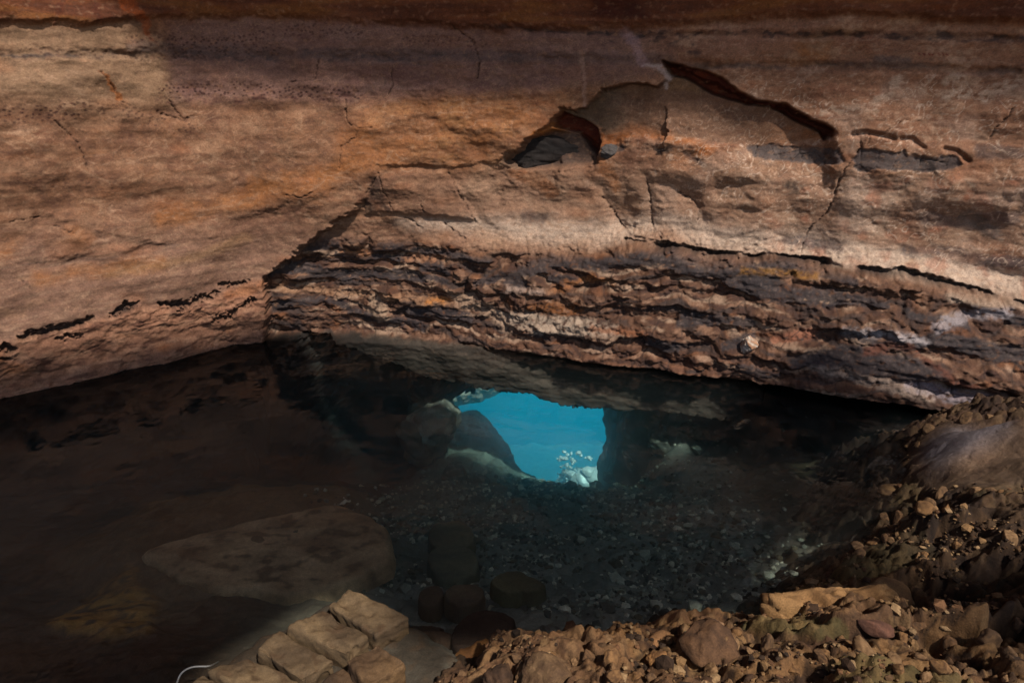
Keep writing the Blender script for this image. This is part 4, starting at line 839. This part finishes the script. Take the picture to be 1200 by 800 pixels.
bankrock((1026, 735), (.065, .035, .03), 64, 'small reddish brick-like slab below the large ochre boulder', (94, 62, 48), (74, 48, 37), None, -.3, (.2, .1), .25, 'stone_slab', 'stone', 4, .95)
bankrock((952, 702), (.05, .04, .035), 65, 'grey stone set in the face of the large ochre boulder', (90, 86, 76), (70, 64, 56))
spec = [((560, 775), .11, 'tawny boulder at the left end of the near rubble crest', (164, 112, 64), (120, 78, 44)), ((615, 760), .085, 'orange tinted rock on the near crest above the left boulder', (160, 108, 62), (110, 70, 40)), ((655, 755), .10, 'pale pitted rock at the top of the near rubble crest', (168, 132, 100), (128, 94, 64)), ((700, 755), .05, 'small rounded tan rock in the dip of the near crest', (164, 114, 66), (130, 84, 48)), ((742, 757), .075, 'ochre rock with dark crevices right of the crest dip', (160, 112, 68), (110, 74, 44)), ((768, 755), .06, 'squat brown rock on the crest below the dark water', (140, 100, 66), (100, 70, 44)), ((768, 776), .045, 'rounded tan stone below the crest in the middle foreground', (150, 108, 66), (112, 78, 48)), ((835, 738), .055, 'pale broken rock on the crest left of the large boulder', (150, 116, 86), (106, 78, 54)), ((866, 730), .05, 'pinkish broken stone just left of the large boulder', (142, 100, 78), (104, 72, 54)), ((830, 758), .09, 'dark brown lump of rock below the crest', (96, 68, 46), (66, 46, 32)), ((640, 788), .09, 'grey brown rock at the bottom edge of the photo', (110, 84, 58), (80, 58, 40)), ((585, 797), .06, 'dark stone in the lower left of the rubble', (84, 60, 42), (60, 42, 30))]
for i, (uv, sz_, lb_, c0, c1) in enumerate(spec):
    bankrock(uv, (sz_*1.15, sz_*.95, sz_*.8), 820+i, lb_, c0, c1, None, i*1.3, (rng.uniform(-.3, .3), rng.uniform(-.3, .3)), .4, sub=4, rough=.14)
fl = [((1045, 575), .06, 'brown pointed rock at the water edge of the right bank', (120, 92, 60), (84, 62, 42))]
for i, (uv, sz_, lb_, c0, c1) in enumerate(fl): bankrock(uv, (sz_*1.5, sz_, sz_*.5), 850+i, lb_, c0, c1, None, .5, (0, 0), .4)
# scattered rubble: a dozen meshes, each copy a stone of its own
protos = [rock_mesh('rubble_stone', (1.15, .95, .75), 900+i, 4, .95, .10, 8, *(((142, 104, 66), (96, 68, 44)), ((116, 84, 56), (78, 56, 38)), ((150, 116, 82), (108, 80, 54)), ((120, 90, 62), (84, 62, 44)))[i % 4]) for i in range(12)]
zones = [('small rubble stone of the near bank below the crest', 'rubble on the near bank', [(520, 800), (560, 770), (640, 752), (760, 752), (880, 720), (890, 800)], 36, (.012, .035)),
         ('small rubble stone around the foot of the large ochre boulder', 'rubble around the ochre boulder', [(890, 740), (960, 745), (1070, 710), (1200, 720), (1200, 800), (890, 800)], 44, (.012, .04)),
         ('small lit stone of the rubble between water and dark slope', 'rubble on the right slope', [(930, 655), (1000, 605), (1070, 590), (1150, 600), (1190, 640), (1090, 665), (1000, 670)], 48, (.012, .04)),
         ('flat brown stone among the layered rocks of the far right bank', 'stones on the far right bank', [(1060, 540), (1100, 490), (1200, 480), (1200, 590), (1090, 585)], 14, (.02, .05))]
BUf, BVf = BU, BV
for lb_, gp, pg, cnt, (s0, s1) in zones:
    msk = poly(BUf, BVf, pg, .1) > .5
    idx = np.flatnonzero(msk.ravel() & (BH.ravel() > .02) & (smooth.ravel() < .3)); pick = rng.choice(idx, cnt)
    for i in pick:
        sz_ = rng.uniform(s0, s1)*rng.uniform(.7, 1.2)
        o = bpy.data.objects.new('rubble_stone', protos[int(rng.integers(12))]); C.objects.link(o)
        if not o.data.materials: o.data.materials.append(M_rock)
        o.location = (bank_X.ravel()[i], bank_Y.ravel()[i], BH.ravel()[i]+sz_*.2); o.scale = (sz_,)*3; o.rotation_euler = tuple(rng.uniform(0, 6.28, 3))
        tag(o, lb_, 'stone', gp)
# ---- rocks lodged on the wall
def wallrock(uv, size, seed, label, c0, c1, rz=0, out=0, name='rock', angular=.85):
    P = on_wall(*uv, out); return place(name, rock_mesh(name, size, seed, 5, angular, .15, 12, c0, c1), M_rock, P, rz, label=label, cat='rock')
wallrock((646, 179), (.46, .12, .18), 71, 'dark grey rock lodged in the hollow under the orange lip', (46, 38, 35), (32, 27, 26), .1, -.06, angular=.95)
wallrock((878, 401), (.07, .06, .075), 72, 'small whitish cube of rock on the dark ledge', (176, 160, 146), (150, 110, 84), .2, .03, angular=.97)
wallrock((713, 178), (.09, .06, .06), 73, 'small grey stone filling the round hollow under the brown slab', (76, 70, 68), (58, 52, 50), .1, -.01)
def gravel(name, pts, sizes, cols, mat, label_kind='stuff'):
    Dv, T_ = _ICO[1]; n_ = len(pts); r = np.random.default_rng(len(pts))
    V_ = np.repeat(Dv[None], n_, 0)*(1+r.uniform(-.28, .28, (n_, len(Dv), 1)))
    V_ = V_*(np.array(sizes)[:, None, None]*r.uniform(.55, 1.25, (n_, 1, 3)))
    a_ = r.uniform(0, 6.28, n_); c_, s_ = np.cos(a_)[:, None], np.sin(a_)[:, None]; x_, y_ = V_[..., 0]*c_-V_[..., 1]*s_, V_[..., 0]*s_+V_[..., 1]*c_
    V_ = np.stack([x_, y_, V_[..., 2]*.7], -1) + np.array(pts)[:, None]
    me = raw_mesh(name, V_.reshape(-1, 3), (T_[None]+np.arange(n_)[:, None, None]*len(Dv)).reshape(-1, 3), np.repeat(np.array(cols), len(Dv), 0), tris=True)
    me.polygons.foreach_set('use_smooth', np.zeros(len(me.polygons), bool))
    return tag(link(name, me, mat), kind='stuff')
gr_ = np.random.default_rng(77)
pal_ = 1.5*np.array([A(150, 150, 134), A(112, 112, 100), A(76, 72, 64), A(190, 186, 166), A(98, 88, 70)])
gx_ = gr_.uniform(-1.6, 3.2, 16000); gy_ = gr_.uniform(2.6, 6.5, 16000); dens = sstep(-.5, .25, fbm(gx_*1.3, gy_*1.3, 3, 701))*sstep(-1.7, -.6, gx_)*(1-.93*sstep(1.5, 2.1, gx_))*sstep(3.0, 3.7, gy_+.35*gx_)
ok = gr_.random(16000) < dens; gx_, gy_ = gx_[ok], gy_[ok]
sz_ = gr_.gamma(2.2, .0055, len(gx_))+.004
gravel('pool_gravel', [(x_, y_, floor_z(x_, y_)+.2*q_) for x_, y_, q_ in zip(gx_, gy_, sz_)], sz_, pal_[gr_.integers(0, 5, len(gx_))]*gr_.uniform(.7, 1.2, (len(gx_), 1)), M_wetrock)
pal2 = .72*np.array([A(140, 106, 70), A(104, 76, 50), A(72, 50, 34), A(160, 128, 92), A(120, 84, 56), A(60, 44, 32)])
idx = np.flatnonzero((BH.ravel() > .0) & (BU.ravel() > 440) & (BU.ravel() < 1260) & (BV.ravel() < 860)); pk_ = gr_.choice(idx, 12000)
keep_ = (gr_.random(len(pk_)) > .85*sstep(2.9, 3.4, bank_Y.ravel()[pk_])) & (smooth.ravel()[pk_] < .35)
pk_ = pk_[keep_]
keep_ = fbm(bank_X.ravel()[pk_]*3, bank_Y.ravel()[pk_]*3, 3, 705) > .02; pk_ = pk_[keep_]
sz_ = gr_.gamma(1.3, .0042, len(pk_))+.002
gravel('bank_gravel', np.stack([bank_X.ravel()[pk_], bank_Y.ravel()[pk_], BH.ravel()[pk_]+.2*sz_], -1), sz_, pal2[gr_.integers(0, 6, len(pk_))]*gr_.uniform(.7, 1.2, (len(pk_), 1)), M_bank)
# ---- cable
def tube(name, pts, r, mat, sides=8):
    P = catmull(np.array(pts, float), 14); V_ = []; n_ = len(P)
    for i in range(n_):
        t = P[min(i+1, n_-1)]-P[max(i-1, 0)]; t /= np.linalg.norm(t); a_ = np.cross(t, [0, 0, 1.0]); a_ /= np.linalg.norm(a_); b_ = np.cross(a_, t)
        for k_ in range(sides): th = 2*math.pi*k_/sides; V_.append(P[i]+r*(math.cos(th)*a_+math.sin(th)*b_))
    Q_ = [(i*sides+k_, i*sides+(k_+1) % sides, (i+1)*sides+(k_+1) % sides, (i+1)*sides+k_) for i in range(n_-1) for k_ in range(sides)]
    return link(name, raw_mesh(name, V_, np.array(Q_)), mat)
mc = bpy.data.materials.new('cable_sheath'); mc.use_nodes = True; b_ = mc.node_tree.nodes['Principled BSDF']; b_.inputs['Base Color'].default_value = (.22, .21, .19, 1); b_.inputs['Roughness'].default_value = .5
cz = .05
o = tube('cable', [at(200, 830, cz), at(208, 798, cz), at(214, 787, cz+.02), at(226, 781, cz+.02), at(244, 780, cz), at(250, 778, .0), at(256, 775, -.08)], .0042, mc)
tag(o, 'thin pale grey cable looping over the lowest paving blocks', 'cable')

# ================================================================== LIGHT, WORLD, CAMERA
w = bpy.data.worlds.new('World'); bpy.context.scene.world = w; w.use_nodes = True; nt = w.node_tree
sky = nt.nodes.new('ShaderNodeTexSky'); sky.sky_type = 'NISHITA'; sky.sun_disc = False; sky.sun_elevation = EL; sky.sun_rotation = math.radians(180)+AZ
bg = nt.nodes['Background']; bg.inputs['Strength'].default_value = .15; nt.links.new(sky.outputs[0], bg.inputs['Color'])
sd_ = bpy.data.lights.new('sun', 'SUN'); sd_.energy = 5.0; sd_.angle = math.radians(2.5); sd_.color = (1, .93, .82)
so = bpy.data.objects.new('sun', sd_); C.objects.link(so); so.location = (0, 0, 20)
from mathutils import Vector
so.rotation_euler = Vector(SUN).to_track_quat('Z', 'Y').to_euler()
cd = bpy.data.cameras.new('camera'); co = bpy.data.objects.new('camera', cd); C.objects.link(co)
cd.sensor_width = 36; cd.lens = 36*FPX/1200; cd.clip_end = 2000; cd.clip_start = .05
co.location = CAM; co.rotation_euler = (math.pi/2-PITCH, 0, 0)
sc = bpy.context.scene; sc.camera = co
sc.render.engine = 'CYCLES'
cy = sc.cycles
cy.use_denoising = True
try: cy.denoiser = 'OPENIMAGEDENOISE'
except Exception: pass
cy.max_bounces = 14; cy.diffuse_bounces = 4; cy.glossy_bounces = 3; cy.volume_bounces = 8; cy.transparent_max_bounces = 16; cy.sample_clamp_indirect = 6
sc.view_settings.view_transform = 'Standard'; sc.view_settings.look = 'None'; sc.view_settings.exposure = .38; sc.view_settings.gamma = 1
